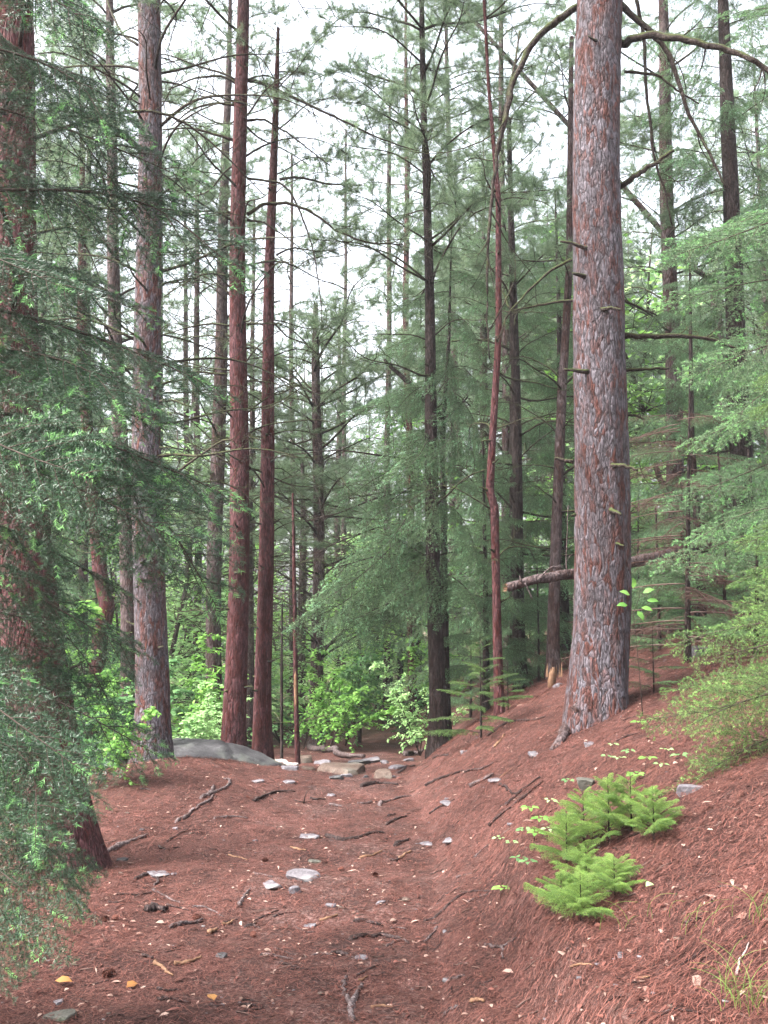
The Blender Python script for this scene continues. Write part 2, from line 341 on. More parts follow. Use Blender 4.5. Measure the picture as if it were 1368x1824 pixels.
# ------------------------------------------------------------------ plant generators (local +X along the bough, chord length L)
def bough(L=1.5, seed=0, arch=.06, latk=.34, lstep=.05, tstep=.035, nlen=.02, nw=.0018, nstep=.003, flat=.8, newp=.35, hang=.1, terk=.38, bare=.12, r0=.009, newlen=.035, sides=4, lpow=.75):
    g = np.random.default_rng(seed); A = Acc()
    s = np.linspace(0, 1, 14)
    wy = (g.normal() * .05 * np.sin(s * 3.1) + g.normal() * .02 * np.sin(s * 7)) * L
    main = np.stack([s * L, wy, arch * L * 4 * s * (1 - s) * (1 - .3 * s)], 1)
    A.tube(main, r0 * (1.05 - .85 * s), 5, 0)
    mp = lambda u: np.array([np.interp(u, s, main[:, k]) for k in range(3)])
    segs = []   # p0, p1, new
    nl = int(L / lstep); side = 1
    for i in range(nl):
        u = bare + (1 - bare) * (i + g.uniform(-.3, .3)) / nl
        if u >= .995 or g.random() < .06: continue
        side = -side
        p = mp(u); ang = R(g.uniform(46, 66)) * (1 - .35 * u)
        prof = min(1, .35 + u * 1.6) * (1 - u) ** lpow + .06
        l = latk * L * prof * g.uniform(.65, 1.15)
        k = max(3, int(l / .06) + 2); v = np.linspace(0, 1, k)
        z0 = g.uniform(-.12, .12)
        lat = np.stack([p[0] + l * v * np.cos(ang) + .12 * l * v ** 2, p[1] + side * (l * v * np.sin(ang) - .1 * l * v ** 2), p[2] + z0 * l * v - hang * l * v ** 2 * 1.8 + g.normal() * .01 * v], 1)
        A.tube(lat, np.maximum(.0009, r0 * .33 * (1.05 - v * .85)), sides - 1, 0, cap=False)
        for q in range(k - 1): segs.append((lat[q], lat[q + 1], 1 if (q == k - 2 and g.random() < newp) else 0))
        d0 = (lat[-1] - lat[0]) / (np.linalg.norm(lat[-1] - lat[0]) + 1e-9)
        nt_ = int(l / tstep)
        for j in range(nt_):
            w_ = (j + .7) / (nt_ + .5); b0 = np.array([np.interp(w_, v, lat[:, c]) for c in range(3)])
            for sg in (1, -1):
                if g.random() < .12: continue
                a2 = R(g.uniform(38, 62)) * sg
                tl = (terk * l * (1 - w_) ** .8 + .022) * g.uniform(.6, 1.2)
                ca, sa = math.cos(a2), math.sin(a2)
                dd = np.array([d0[0] * ca - d0[1] * sa, d0[0] * sa + d0[1] * ca, d0[2] + g.uniform(-.25, .12)])
                b1 = b0 + dd * tl * .55; b2 = b0 + dd * tl + np.array([.03 * tl, 0, -hang * tl * g.uniform(0, 1.5)])
                A.tube(np.stack([b0, b1, b2]), [.0013, .001, .0006], 3, 0, cap=False)
                segs.append((b0, b1, 0)); segs.append((b1, b2, 1 if g.random() < newp else 0))
    for q in range(5, 13): segs.append((main[q], main[q + 1], 1 if q >= 12 and newp > .1 else 0))
    P0 = np.array([a[0] for a in segs]); P1 = np.array([a[1] for a in segs]); nw_ = np.array([a[2] for a in segs])
    ln = np.linalg.norm(P1 - P0, axis=1); cnt = np.maximum(2, (ln / nstep * 2).astype(int))
    idx = np.repeat(np.arange(len(segs)), cnt); n = len(idx)
    u = g.random(n)[:, None]; base = P0[idx] * (1 - u) + P1[idx] * u
    ax = (P1 - P0) / (ln[:, None] + 1e-9); ax = ax[idx]
    up = np.tile(np.array([0, 0, 1.]), (n, 1)); sdv = np.cross(ax, up); sdv /= np.linalg.norm(sdv, axis=1)[:, None] + 1e-9
    up = np.cross(sdv, ax); sg = np.where(g.random(n) < .5, 1., -1.)
    th = np.where(g.random(n) < flat, g.normal(0, .35, n) + .25, g.uniform(-1.5, 1.5, n))
    isn = nw_[idx] == 1
    fw = np.where(isn, .75, .42)[:, None]
    dr = ax * (fw + g.uniform(-.1, .2, n)[:, None]) + sdv * (sg * np.cos(th))[:, None] + up * np.sin(th)[:, None]
    dr /= np.linalg.norm(dr, axis=1)[:, None]
    lnn = nlen * g.uniform(.7, 1.15, n)
    A.needles(base, dr, lnn, np.where(isn, nw * 1.35, nw), np.where(isn, 2, 1))
    return A.arrays(), L
def wob(g, p0, d, L, n=8, curve=.3, up=0., r=None):
    """a wandering polyline"""
    pts = [np.array(p0, float)]; d = np.array(d, float); d /= np.linalg.norm(d)
    c = g.normal(size=3) * curve
    for i in range(n):
        d = d + c / n + g.normal(size=3) * .09 + np.array([0, 0, up / n]); d /= np.linalg.norm(d)
        pts.append(pts[-1] + d * L / n)
    return np.array(pts)
def tuft(A, g, p, d, n=34, ln=.12, w=.0042, matn=1):
    d = d / (np.linalg.norm(d) + 1e-9)
    v = g.normal(size=(n, 3)); v /= np.linalg.norm(v, axis=1)[:, None]
    dr = d * g.uniform(.25, 1.2, n)[:, None] + v * .8 + np.array([0, 0, .12]); dr /= np.linalg.norm(dr, axis=1)[:, None]
    base = p - d * g.uniform(0, .09, n)[:, None]
    A.needles(base, dr, ln * g.uniform(.7, 1.1, n), w, matn)
def limb(L=2.2, seed=0, live=1.0, arch=.12, r0=.02, nsub=9, tn=34, nl=.12, nw=.0042, twigs=2, mess=1.):
    g = np.random.default_rng(seed + 500); A = Acc()
    s = np.linspace(0, 1, 12)
    wz = arch * L * 4 * s * (1 - s) + .02 * L * np.sin(s * 9 + seed); wy = .06 * L * g.normal() * np.sin(s * 3.14) + .02 * L * np.sin(s * 8 + g.uniform(0, 6))
    main = np.stack([s * L, wy, wz], 1)
    A.tube(main, r0 * (1.05 - .82 * s), 6, 0)
    tips = []
    for i in range(nsub):
        u = .22 + .78 * (i + g.random() * .7) / nsub; u = min(u, .98)
        p = np.array([np.interp(u, s, main[:, k]) for k in range(3)])
        sg = 1 if i % 2 else -1; a = R(g.uniform(30, 75)) * sg
        d = np.array([math.cos(a), math.sin(a), g.uniform(-.55, .35) * mess])
        l = L * g.uniform(.16, .42) * (1.15 - .6 * u)
        q = wob(g, p, d, l, 6, .8 * mess, .35)
        A.tube(q, np.linspace(r0 * .38 * (1.1 - .5 * u), .0022, 7), 4, 0, cap=False)
        tips.append((q[-1], q[-1] - q[-2]))
        for j in range(twigs + int(g.integers(0, 2))):
            k = int(g.integers(2, 6)); d2 = (q[k] - q[k - 1]); d2 /= np.linalg.norm(d2); d2 = d2 + g.normal(size=3) * .75
            q2 = wob(g, q[k], d2, l * g.uniform(.25, .6), 4, .9 * mess, .4)
            A.tube(q2, np.linspace(r0 * .16, .0016, 5), 3, 0, cap=False)
            tips.append((q2[-1], q2[-1] - q2[-2]))
            if live > 0: tips.append((q2[2], q2[2] - q2[1]))
        if live > 0: tips += [(q[3], q[3] - q[2]), (q[4], q[4] - q[3])]
    tips.append((main[-1], main[-1] - main[-2]))
    if live > 0:
        for p, d in tips:
            if g.random() < live: tuft(A, g, p, d, tn, nl, nw)
    return A.arrays(), L
def shrub_arr(H=1.5, Wd=.7, nst=5, seed=0, leaf=.07, nleaf=26, mats=(0, 1), tiers=True, lean=0., stemr=.01):
    g = np.random.default_rng(seed + 900); A = Acc()
    for k in range(nst):
        a = g.uniform(0, 6.283); d = np.array([math.cos(a) * Wd / H, math.sin(a) * Wd / H, 1.])
        q = wob(g, (0, 0, 0), d, H * g.uniform(.7, 1.05), 8, .25, .1); A.tube(q, np.linspace(stemr, .002, 9), 5, mats[0], cap=False)
        for i in range(2, 9):
            for m_ in range(3):
                a = g.uniform(0, 6.283); l = Wd * g.uniform(.35, .9) * (1.2 - i / 9)
                q2 = wob(g, q[i], (math.cos(a), math.sin(a), g.uniform(.05, .5)), l, 5, .4, -.3)
                A.tube(q2, np.linspace(.0035, .0012, 6), 3, mats[0], cap=False)
                n = int(nleaf * g.uniform(.6, 1.2)); u = g.uniform(.15, 1.05, n) * 5
                b = np.stack([np.interp(u, range(6), q2[:, c]) for c in range(3)], 1) + g.normal(size=(n, 3)) * .015
                t = np.array(q2[-1] - q2[0]); t /= np.linalg.norm(t)
                ax = t * .5 + np.stack([g.normal(size=n), g.normal(size=n), g.normal(size=n) * .25 - .15], 1)
                up = np.stack([g.normal(size=n) * .28, g.normal(size=n) * .28, np.ones(n)], 1)
                A.leaves(b, ax, up, leaf * g.uniform(.6, 1.2, n), leaf * .62, mats[1])
    return A.arrays()
def trunk_arr(path, rad, sides=20, seed=0, flare=.0, mat_=0, ridges=.035, z0=None):
    """path in world coords, finely resampled; root flare with buttresses"""
    path = np.asarray(path, float); rad = np.asarray(rad, float)
    seg = np.r_[0, np.cumsum(np.linalg.norm(np.diff(path, axis=0), axis=1))]
    n = int(min(260, max(24, seg[-1] / .07))); t = np.linspace(0, 1, n) ** 1.25 * seg[-1]
    c = np.stack([np.interp(t, seg, path[:, k]) for k in range(3)], 1); r = np.interp(t, seg, rad)
    g = np.random.default_rng(seed)
    c[:, 0] += (.25 * r * np.sin(t * .9 + g.uniform(0, 6))) * np.clip(t, 0, 1); c[:, 1] += (.25 * r * np.sin(t * .7 + g.uniform(0, 6))) * np.clip(t, 0, 1)
    th = np.linspace(0, 2 * np.pi, sides, endpoint=False)
    k = g.integers(4, 6); ph = g.uniform(0, 6)
    hh = (t - .25)[:, None]
    lob = .45 + .55 * np.abs(np.cos((th * k + ph) / 2)) ** 2
    fl = 1 + flare * np.exp(-np.clip(hh, 0, None) / .22) * lob[None] + .25 * flare * np.exp(-np.clip(hh, 0, None) / .9)
    rg = 1 + ridges * 1.4 * vn(np.cos(th)[None] * 4 + 3, np.sin(th)[None] * 4 + t[:, None] * 1.4, seed) + ridges * 1.2 * vn(np.cos(th)[None] * 9 + 30, t[:, None] * 7, seed + 1)
    rr = r[:, None] * fl * rg
    V = c[:, None] + np.stack([np.cos(th)[None] * rr, np.sin(th)[None] * rr, 0 * rr], -1)
    i = np.arange(n - 1)[:, None] * sides; j = np.arange(sides)[None]; kk = (j + 1) % sides
    f = np.stack([np.stack([i + j, i + kk, i + sides + kk], -1), np.stack([i + j, i + sides + kk, i + sides + j], -1)], 2).reshape(-1, 3)
    A = Acc(); A.add(V.reshape(-1, 3), f, mat_)
    # the closed tip
    A.add(np.vstack([V[-1], c[-1:] + [0, 0, .02]]), np.stack([np.arange(sides), (np.arange(sides) + 1) % sides, np.full(sides, sides)], 1), mat_)
    return A, (t, c, r)

# shared meshes -------------------------------------------------------------
LIVE = [limb(2.2, s, .97, .08 + .05 * (s % 3), .021, 13, 30, .15, .0048, 3) for s in range(5)]
LIVE_ME = [to_mesh('branch', a, [LIMB, PINE]) for a, L in LIVE]
DEAD = [limb(1.8, 20 + s, 0, [.16, .05, .22, -.06, .1, .14, .02, .2][s], .017, 7 + s % 3, twigs=2, mess=1.15) for s in range(8)]
DEAD_ME = [to_mesh('branch', a, [LIMB]) for a, L in DEAD]
FIRB = [bough(1.5, s, .05, .38, .057, .041, .024, .0022, .0036, .72, .13, .2, lpow=.48) for s in range(5)]
FIRB_ME = [to_mesh('bough', a, [TWIG, FIR, FIRNEW]) for a, L in FIRB]
HEMB = [bough(1.8, 40 + s, .10, .42, .075, .052, .030, .0055, .0112, .7, .22, .42, .42, lpow=.6) for s in range(5)]
HEMB_ME = [to_mesh('bough', a, [TWIG, HEM, HEMNEW]) for a, L in HEMB]
FRB = [bough(1.6, 60 + s, .05, .38, .065, .046, .024, .0032, .0052, .75, .40, .15, lpow=.6) for s in range(4)]
FRB_ME = [to_mesh('bough', a, [TWIG, HEM, FIRNEW]) for a, L in FRB]
SPB = [bough(1.2, 80 + s, .06, .38, .06, .042, .017, .0028, .0042, .35, .35, .12, .4, lpow=.6) for s in range(4)]
SPB_ME = [to_mesh('bough', a, [TWIG, SPR, SPRNEW]) for a, L in SPB]
DSB = [bough(1.2, 95 + s, .04, .34, .07, .06, .012, .0022, .02, .3, 0., .25, .5) for s in range(3)]
DSB_ME = [to_mesh('bough', a, [DEADTWIG, DEADN, DEADN]) for a, L in DSB]

def gnd(loc): return np.array([loc[0], loc[1], hz(loc[0], loc[1])])
def tree_trunk(name, label, cat, pts, d=None, height_=None, m=BARK, seed=0, flare=.5, sides=20, group=None, rtop=.02, ridges=.035):
    """pts: (px, py, width px) from base to the highest seen; d: distance, or None when the base shows"""
    if d is None:
        g0 = G(pts[0][0], pts[0][1]); d = g0[1]
    path = [P(a, b, d) for a, b, c in pts]; rad = [c / 2 / F * d * 1.0 for a, b, c in pts]
    gx_, gy_ = path[0][0], path[0][1]; zg = hz(gx_, gy_)
    path[0] = np.array([gx_, gy_, zg])
    dirn = path[1] - path[0]
    path = [path[0] - dirn / np.linalg.norm(dirn) * .25] + path; rad = [rad[0]] + rad
    if height_ and path[-1][2] < zg + height_:
        dd = path[-1] - path[-2]; dd = dd / dd[2] * .5 + np.array([0, 0, .5]); 
        rem = zg + height_ - path[-1][2]
        path.append(path[-1] + dd * rem); rad.append(rtop)
    root = thing(name, label, cat, (gx_, gy_, zg), group)
    A, tr = trunk_arr(path, rad, sides, seed, flare, ridges=ridges)
    part('trunk', A, [m], root)
    return root, tr, d
def at_z(tr, z):
    t, c, r = tr; return np.array([np.interp(z, c[:, 2], c[:, 0]), np.interp(z, c[:, 2], c[:, 1]), z]), float(np.interp(z, c[:, 2], r))
def add_limbs(root, tr, z0, z1, live_from, seed=0, step=.55, per=3, Lr=(.8, 2.2), elev=(-.15, .35), taper_top=True, lsc=1., avoid=None):
    g = np.random.default_rng(seed + 77); z = z0; top = tr[1][-1, 2]
    a0 = g.uniform(0, 6)
    n = 0
    while z < z1:
        for k in range(per):
            if g.random() < .15 or n > 88: continue
            zz = z + g.uniform(-.08, .08); c, r = at_z(tr, zz); a0 += 2.4 + g.uniform(-.5, .5)
            live = zz > live_from + g.uniform(-.6, .6)
            l = g.uniform(*Lr) * lsc
            if taper_top: l *= min(1, .3 + (top - zz) / 4.)
            el = g.uniform(*elev) + (.35 * max(0, (zz - live_from)) / max(1, top - live_from) if live else 0)
            dr = np.array([math.cos(a0), math.sin(a0), el])
            if avoid and avoid(c, dr, l): continue
            s = c + dr * r * .7; e = s + dr * l
            bank_ = (LIVE, LIVE_ME) if live else (DEAD, DEAD_ME)
            i = int(g.integers(0, len(bank_[0])))
            M = frame(s, e, bank_[0][i][1], g.uniform(-.5, .5), root.location)
            if not live and l / bank_[0][i][1] < .6: pass
            link('branch', bank_[1][i], root, M); n += 1
        z += step * g.uniform(.8, 1.25)
    if live_from < 90:
        for k in range(9):
            zz = top - .05 - .16 * k; c, r = at_z(tr, zz); a = k * 2.4; l = .45 + .1 * k
            i = k % 5; link('branch', LIVE_ME[i], root, frame(c, c + np.array([math.cos(a) * .8, math.sin(a) * .8, .55]) * l, LIVE[i][1], 0, root.location))
def px_branch(root, pts, d, r0, r1=.004, dz=0., twigs=4, seed=0, m=LIMB, live=0, sides=8, tw=.35):
    """a single limb through pixel waypoints: (px, py[, distance offset])"""
    g = np.random.default_rng(seed + 3)
    w_ = [P(p[0], p[1], d + (p[2] if len(p) > 2 else 0)) for p in pts]
    w_ = np.array(w_); n = 5 * (len(w_) - 1) + 1; u = np.linspace(0, len(w_) - 1, n)
    # catmull-like smoothing
    q = np.stack([np.interp(u, range(len(w_)), w_[:, k]) for k in range(3)], 1)
    for _ in range(2): q[1:-1] = .25 * q[:-2] + .5 * q[1:-1] + .25 * q[2:]
    q[1:-1] += g.normal(size=(n - 2, 3)) * r0 * .18
    A = Acc(); A.tube(q, np.linspace(r0, r1, n), sides, 0, rough=.12, seed=seed)
    Ltot = np.linalg.norm(np.diff(q, axis=0), axis=1).sum()
    for k in range(twigs):
        i = int(g.integers(n // 3, n - 1)); d_ = q[i] - q[i - 1]; d_ /= np.linalg.norm(d_) + 1e-9; d_ = d_ + g.normal(size=3) * .7
        l = Ltot * tw * g.uniform(.3, 1); q2 = wob(g, q[i], d_, l, 6, .9, .1)
        A.tube(q2, np.linspace(max(.003, r0 * .22), .0018, 7), 4, 0, cap=False)
        for j in range(2):
            kk = int(g.integers(1, 5)); q3 = wob(g, q2[kk], (q2[kk + 1] - q2[kk]) + g.normal(size=3) * .6 * l / 6, l * .45, 4, .9, .1)
            A.tube(q3, np.linspace(.003, .0015, 5), 3, 0, cap=False)
            if live: tuft(A, g, q3[-1], q3[-1] - q3[-2], 34, .12, .0042)
        if live: tuft(A, g, q2[-1], q2[-1] - q2[-2], 34, .12, .0042)
    return part('branch', A, [m, PINE], root)
def stub(root, pts, d, r0, seed=0):
    return px_branch(root, pts, d, r0, r0 * .45, twigs=0, seed=seed)

def stubs(root, tr, z0, z1, n, seed, r0=.013):
    g = np.random.default_rng(seed + 4000); base = tr[1][0, 2] + .25
    for k in range(n):
        c, r = at_z(tr, base + g.uniform(z0, z1)); a = g.uniform(2.6, 6.8); d = np.array([math.cos(a), math.sin(a), g.uniform(-.1, .5)]); l = g.uniform(.03, .13)
        q = np.array([c + d * r * .6, c + d * (r + .012), c + d * (r + l * .6), c + d * (r + l) + [0, 0, g.uniform(-.02, .02)]])
        A = Acc(); A.tube(q, [r0 * 1.9, r0 * 1.2, r0 * .8, r0 * .5], 7, 0, rough=.3, seed=k); part('stub', A, [LIMB], root)
# ------------------------------------------------------------------ main pines
# the large red pine on the right bank
L_, trL, dL = tree_trunk('pine_tree', 'thick red pine with flaking grey and rust bark standing on the right bank', 'tree',
    [(1058, 1262, 100), (1062, 1100, 99), (1066, 800, 96), (1072, 500, 90), (1070, 250, 86), (1068, 0, 84)], 8.0, 17, BARK, 3, .2, 44)
for i, (pts, r0, r1, tw) in enumerate([
    ([(1030, 12), (985, 40), (945, 78), (912, 150), (900, 210), (886, 270), (872, 400), (866, 520), (872, 640)], .034, .006, 5),
    ([(896, 225, .02), (905, 170), (920, 100), (926, 55, .1)], .016, .006, 2),
    ([(1105, 78), (1150, 60, -.2), (1230, 72, -.4), (1300, 92, -.5), (1345, 108, -.6), (1400, 160, -.6)], .036, .018, 5),
    ([(1105, 8), (1150, 48), (1195, 95), (1222, 190), (1258, 262), (1295, 335)], .030, .008, 5),
    ([(1128, -30, .3), (1148, 70, .3), (1150, 160, .3), (1165, 280, .3), (1185, 345, .3), (1197, 400, .3)], .019, .007, 3),
    ([(1104, 332), (1135, 312, -.1), (1165, 292, -.1), (1200, 268, -.1)], .027, .014, 1),
    ([(1025, 535), (985, 538), (940, 548), (902, 556)], .014, .006, 3),
    ([(1018, 462), (975, 485), (935, 525), (903, 560), (888, 605)], .013, .005, 3),
    ([(1110, 597), (1170, 600), (1225, 597), (1275, 606), (1332, 628)], .026, .010, 6),
    ([(1112, 660), (1150, 657), (1192, 656)], .017, .008, 2),
    ([(1110, 742), (1130, 738), (1146, 747)], .014, .008, 0),
    ([(1112, 128), (1170, 132), (1205, 160), (1245, 185)], .014, .006, 3),
    ([(1110, 535), (1135, 545), (1170, 562)], .013, .006, 1)]):
    px_branch(L_, pts, dL, r0, r1, twigs=tw, seed=i + 1)
for i, pts in enumerate([[(1052, 447, -.18), (1030, 437, -.22), (998, 430, -.22)], [(1042, 493, -.18), (1020, 487, -.24)], [(1068, 553, -.2), (1085, 548, -.3), (1106, 551, -.34)],
                         [(1048, 662, -.18), (1005, 658, -.25)], [(1090, 828, -.2), (1112, 830, -.3), (1136, 837, -.36)], [(1088, 908, -.2), (1106, 917, -.32)],
                         [(1022, 822, -.1), (1004, 820, -.1), (988, 817, -.1)], [(1024, 917, -.16), (1018, 918, -.2)], [(1065, 75, -.2), (1048, 65, -.28)], [(1098, 968, -.18), (1112, 973, -.25)]]):
    stub(L_, pts, dL, .021 if i < 7 else .014, 40 + i)
add_limbs(L_, trL, 7.6, 16.5, 6.5, 3, .6, 3, (1.4, 2.6))
# buttress root running down the slope to the left
A = Acc(); q = np.array([P(1040, 1225, dL - .06), P(1028, 1262, dL - .16), G(1012, 1300) + [0, 0, .05], G(1000, 1322) + [0, 0, .02], G(985, 1334) - [0, 0, .02]])
A.tube(np.stack([np.interp(np.linspace(0, 4, 17), range(5), q[:, k]) for k in range(3)], 1), np.linspace(.05, .035, 17), 10, 0, rough=.25); part('root', A, [BARK_GREY], L_)

# far-left big pine behind the fir
A_, trA, dA = tree_trunk('pine_tree', 'broad dark red pine trunk half hidden behind the fir boughs at left edge', 'tree',
    [(112, 1545, 132), (84, 1400, 118), (58, 1150, 106), (36, 850, 100), (24, 500, 88), (22, 200, 76), (16, -80, 70)], None, 15, BARK_RED, 8, .15, 34)
add_limbs(A_, trA, 3.6, 14, 6, 8, .6, 2, (1., 2.))
# the others, left to right
B_, trB, dB = tree_trunk('pine_tree', 'straight grey and red pine at the left end of the flat boulder', 'tree',
    [(268, 1345, 62), (267, 1250, 58), (266, 900, 54), (265, 500, 47), (264, 200, 43), (264, 0, 42)], 10.0, 17, BARK, 12, .35, 28)
C_, trC, dC = tree_trunk('pine_tree', 'tall slim red pine growing behind the flat boulder, left one of the pair', 'tree',
    [(419, 1322, 42), (421, 1200, 38), (422, 900, 35), (426, 500, 30), (432, 0, 22)], 11.3, 15, BARK_RED, 13, .35, 24)
D_, trD, dD = tree_trunk('pine_tree', 'slimmer red pine of the pair with a bare thin top', 'tree',
    [(470, 1342, 33), (469, 1200, 29), (473, 900, 26), (481, 500, 19), (490, 250, 14), (495, 50, 6)], 11.6, 8.7, BARK_RED, 14, .35, 22, rtop=.012)
for i, (root, d, pts, r0, r1, tw, lv) in enumerate([
    (B_, dB, [(262, 275), (225, 245, -.3), (180, 218, -.7), (90, 185, -1.2)], .034, .022, 2, 0),
    (B_, dB, [(285, 145), (320, 150), (355, 165)], .012, .005, 2, 0),
    (B_, dB, [(245, 150), (215, 135), (185, 128)], .012, .006, 2, 0),
    (B_, dB, [(240, 375), (180, 372), (130, 360)], .012, .006, 3, 0),
    (B_, dB, [(285, 715, -.1), (310, 712, -.2), (340, 725, -.3)], .014, .005, 3, 0),
    (B_, dB, [(285, 797, -.1), (306, 798, -.2)], .012, .006, 0, 0),
    (B_, dB, [(245, 80), (215, 60, .2), (190, 0, .4), (170, -60, .5)], .016, .008, 3, 0),
    (C_, dC, [(440, 143), (480, 152), (540, 182), (610, 215), (680, 248), (760, 275)], .024, .006, 9, 1),
    (C_, dC, [(440, 382), (468, 363), (520, 362), (560, 380), (605, 415), (650, 432), (718, 436)], .024, .008, 7, 0),
    (C_, dC, [(440, 215), (470, 212), (510, 235), (545, 262), (588, 295)], .017, .006, 5, 1),
    (C_, dC, [(440, 318), (500, 325), (520, 345), (540, 390), (560, 450), (572, 540), (574, 575)], .016, .004, 5, 0),
    (C_, dC, [(440, 392), (470, 395), (520, 430), (560, 462)], .014, .004, 4, 0),
    (C_, dC, [(440, 578), (470, 576), (502, 578)], .012, .005, 2, 0),
    (C_, dC, [(415, 250), (380, 238), (340, 228), (290, 231)], .021, .008, 4, 0),
    (C_, dC, [(418, 188), (380, 183), (340, 195), (305, 225)], .018, .006, 4, 0),
    (C_, dC, [(425, 150), (395, 135), (350, 138), (300, 160)], .020, .008, 3, 0),
    (C_, dC, [(440, 187, -.1), (400, 175, -.3), (352, 157, -.4)], .013, .008, 0, 0),
    (C_, dC, [(412, 384), (370, 375), (325, 380), (290, 384)], .015, .006, 4, 0),
    (C_, dC, [(410, 492), (370, 486), (335, 500), (292, 528)], .016, .006, 4, 0),
    (C_, dC, [(410, 580), (370, 576), (330, 585), (292, 595)], .014, .006, 4, 0),
    (C_, dC, [(405, 668), (360, 663), (300, 660)], .017, .007, 3, 0),
    (C_, dC, [(404, 738), (390, 735), (376, 730)], .010, .005, 1, 0),
    (C_, dC, [(404, 792), (385, 790), (366, 793)], .009, .005, 1, 0),
    (C_, dC, [(440, 678), (475, 680), (520, 690)], .011, .004, 3, 0),
    (C_, dC, [(418, 1020, -.1), (432, 1018, -.2)], .014, .008, 0, 0),
    (D_, dD, [(498, 320), (530, 315), (580, 328), (645, 330)], .020, .009, 6, 1),
    (D_, dD, [(498, 128), (520, 128), (540, 140)], .009, .003, 3, 1),
    (D_, dD, [(492, 455), (520, 440), (560, 448), (600, 445)], .014, .004, 5, 1),
    (D_, dD, [(488, 575), (510, 600), (545, 612), (575, 640)], .012, .004, 5, 0),
    (D_, dD, [(482, 835), (500, 833), (520, 848)], .008, .004, 2, 0),
    (D_, dD, [(482, 962), (492, 963)], .011, .007, 0, 0),
    (D_, dD, [(455, 1012), (466, 1016, -.1)], .009, .006, 0, 0)]):
    px_branch(root, pts, d, r0, r1, twigs=tw + (3 if tw > 1 else 0), seed=i + 70, live=lv, tw=.5)
add_limbs(B_, trB, 2.6, 8, 99, 12, .3, 3, (.6, 1.9)); add_limbs(B_, trB, 8.2, 16.5, 9.5, 15, .6, 3, (1.2, 2.4))
add_limbs(C_, trC, 2.8, 8, 99, 13, .4, 3, (.5, 1.6)); add_limbs(C_, trC, 8.5, 14.5, 10.5, 16, .6, 3, (1.0, 1.8))
add_limbs(D_, trD, 2.6, 6.8, 99, 14, .5, 3, (.4, 1.2)); add_limbs(D_, trD, 6.9, 8.5, 6, 44, .4, 2, (.5, 1.3))
E_, trE, dE = tree_trunk('pine_tree', 'slender grey pine close behind the left side of the straight pine', 'tree',
    [(236, 1330, 30), (228, 1100, 28), (212, 750, 26), (203, 450, 22), (195, 100, 16)], 14.5, 15, BARK_GREY, 21, .3, 18)
add_limbs(E_, trE, 2.5, 15, 6.2, 21, .42, 3, (1., 2.2))
F_, trF, dF = tree_trunk('pine_tree', 'thin brown pine standing between the straight pine and the red pair', 'tree',
    [(380, 1330, 30), (383, 1100, 27), (388, 750, 25), (397, 480, 20), (405, 200, 14)], 17.0, 14, BARK_GREY, 22, .3, 18)
add_limbs(F_, trF, 1.2, 14, 7.2, 22, .45, 3, (.8, 1.8), lsc=1.)
Gt, trG, dG = tree_trunk('pine_tree', 'grey brown pine rising beside the bright leafy shrub at the path end', 'tree',
    [(566, 1330, 24), (566, 1100, 21), (565, 800, 18), (564, 650, 15), (563, 540, 8)], 18.5, 7.0, BARK_GREY, 23, .3, 18, rtop=.02)
add_limbs(Gt, trG, .8, 6.9, 4.6, 23, .36, 4, (1.4, 2.8), elev=(-.1, .2), taper_top=False)
I_, trI, dI = tree_trunk('pine_tree', 'dark pine at the foot of the right bank where the path drops away', 'tree',
    [(780, 1298, 31), (777, 1150, 27), (771, 850, 24), (763, 500, 17), (756, 250, 12)], 12.0, 12.3, BARK_DARK, 24, .45, 22)
add_limbs(I_, trI, 1.8, 5.2, 99, 24, .5, 2, (.7, 1.6)); add_limbs(I_, trI, 5.7, 12.2, 5.3, 25, .44, 4, (1.0, 2.0), elev=(-.05, .4))
J_, trJ, dJ = tree_trunk('pine_sapling', 'slender red stem with a crook halfway up, standing on the right bank', 'tree',
    [(889, 1222, 17), (886, 1050, 15), (883, 905, 15), (874, 875, 15), (877, 800, 13), (887, 600, 12), (886, 350, 10), (870, 150, 6)], 10.5, 9, BARK_RED, 26, .3, 14)
add_limbs(J_, trJ, 2.2, 8.6, 7, 26, .55, 2, (.4, 1.1))
S_, trS, dS = tree_trunk('pine_tree', 'crooked red brown pine leaning behind the fir boughs at left', 'tree',
    [(160, 1330, 30), (178, 1140, 28), (190, 1080, 28), (176, 1020, 26), (160, 850, 22), (148, 600, 19)], 15.5, 12, BARK_RED, 27, .3, 16)
add_limbs(S_, trS, 2.0, 12, 7, 27, .5, 3, (.8, 1.7))
O_, trO, dO = tree_trunk('pine_tree', 'grey pink pine seen just right of the thick bank pine', 'tree',
    [(1196, 1130, 34), (1200, 900, 32), (1198, 600, 28), (1188, 300, 24), (1182, 100, 20)], 14.0, 14, BARK_GREY, 28, .3, 18)
add_limbs(O_, trO, 3.5, 13.5, 7.2, 28, .45, 3, (.9, 2.0))
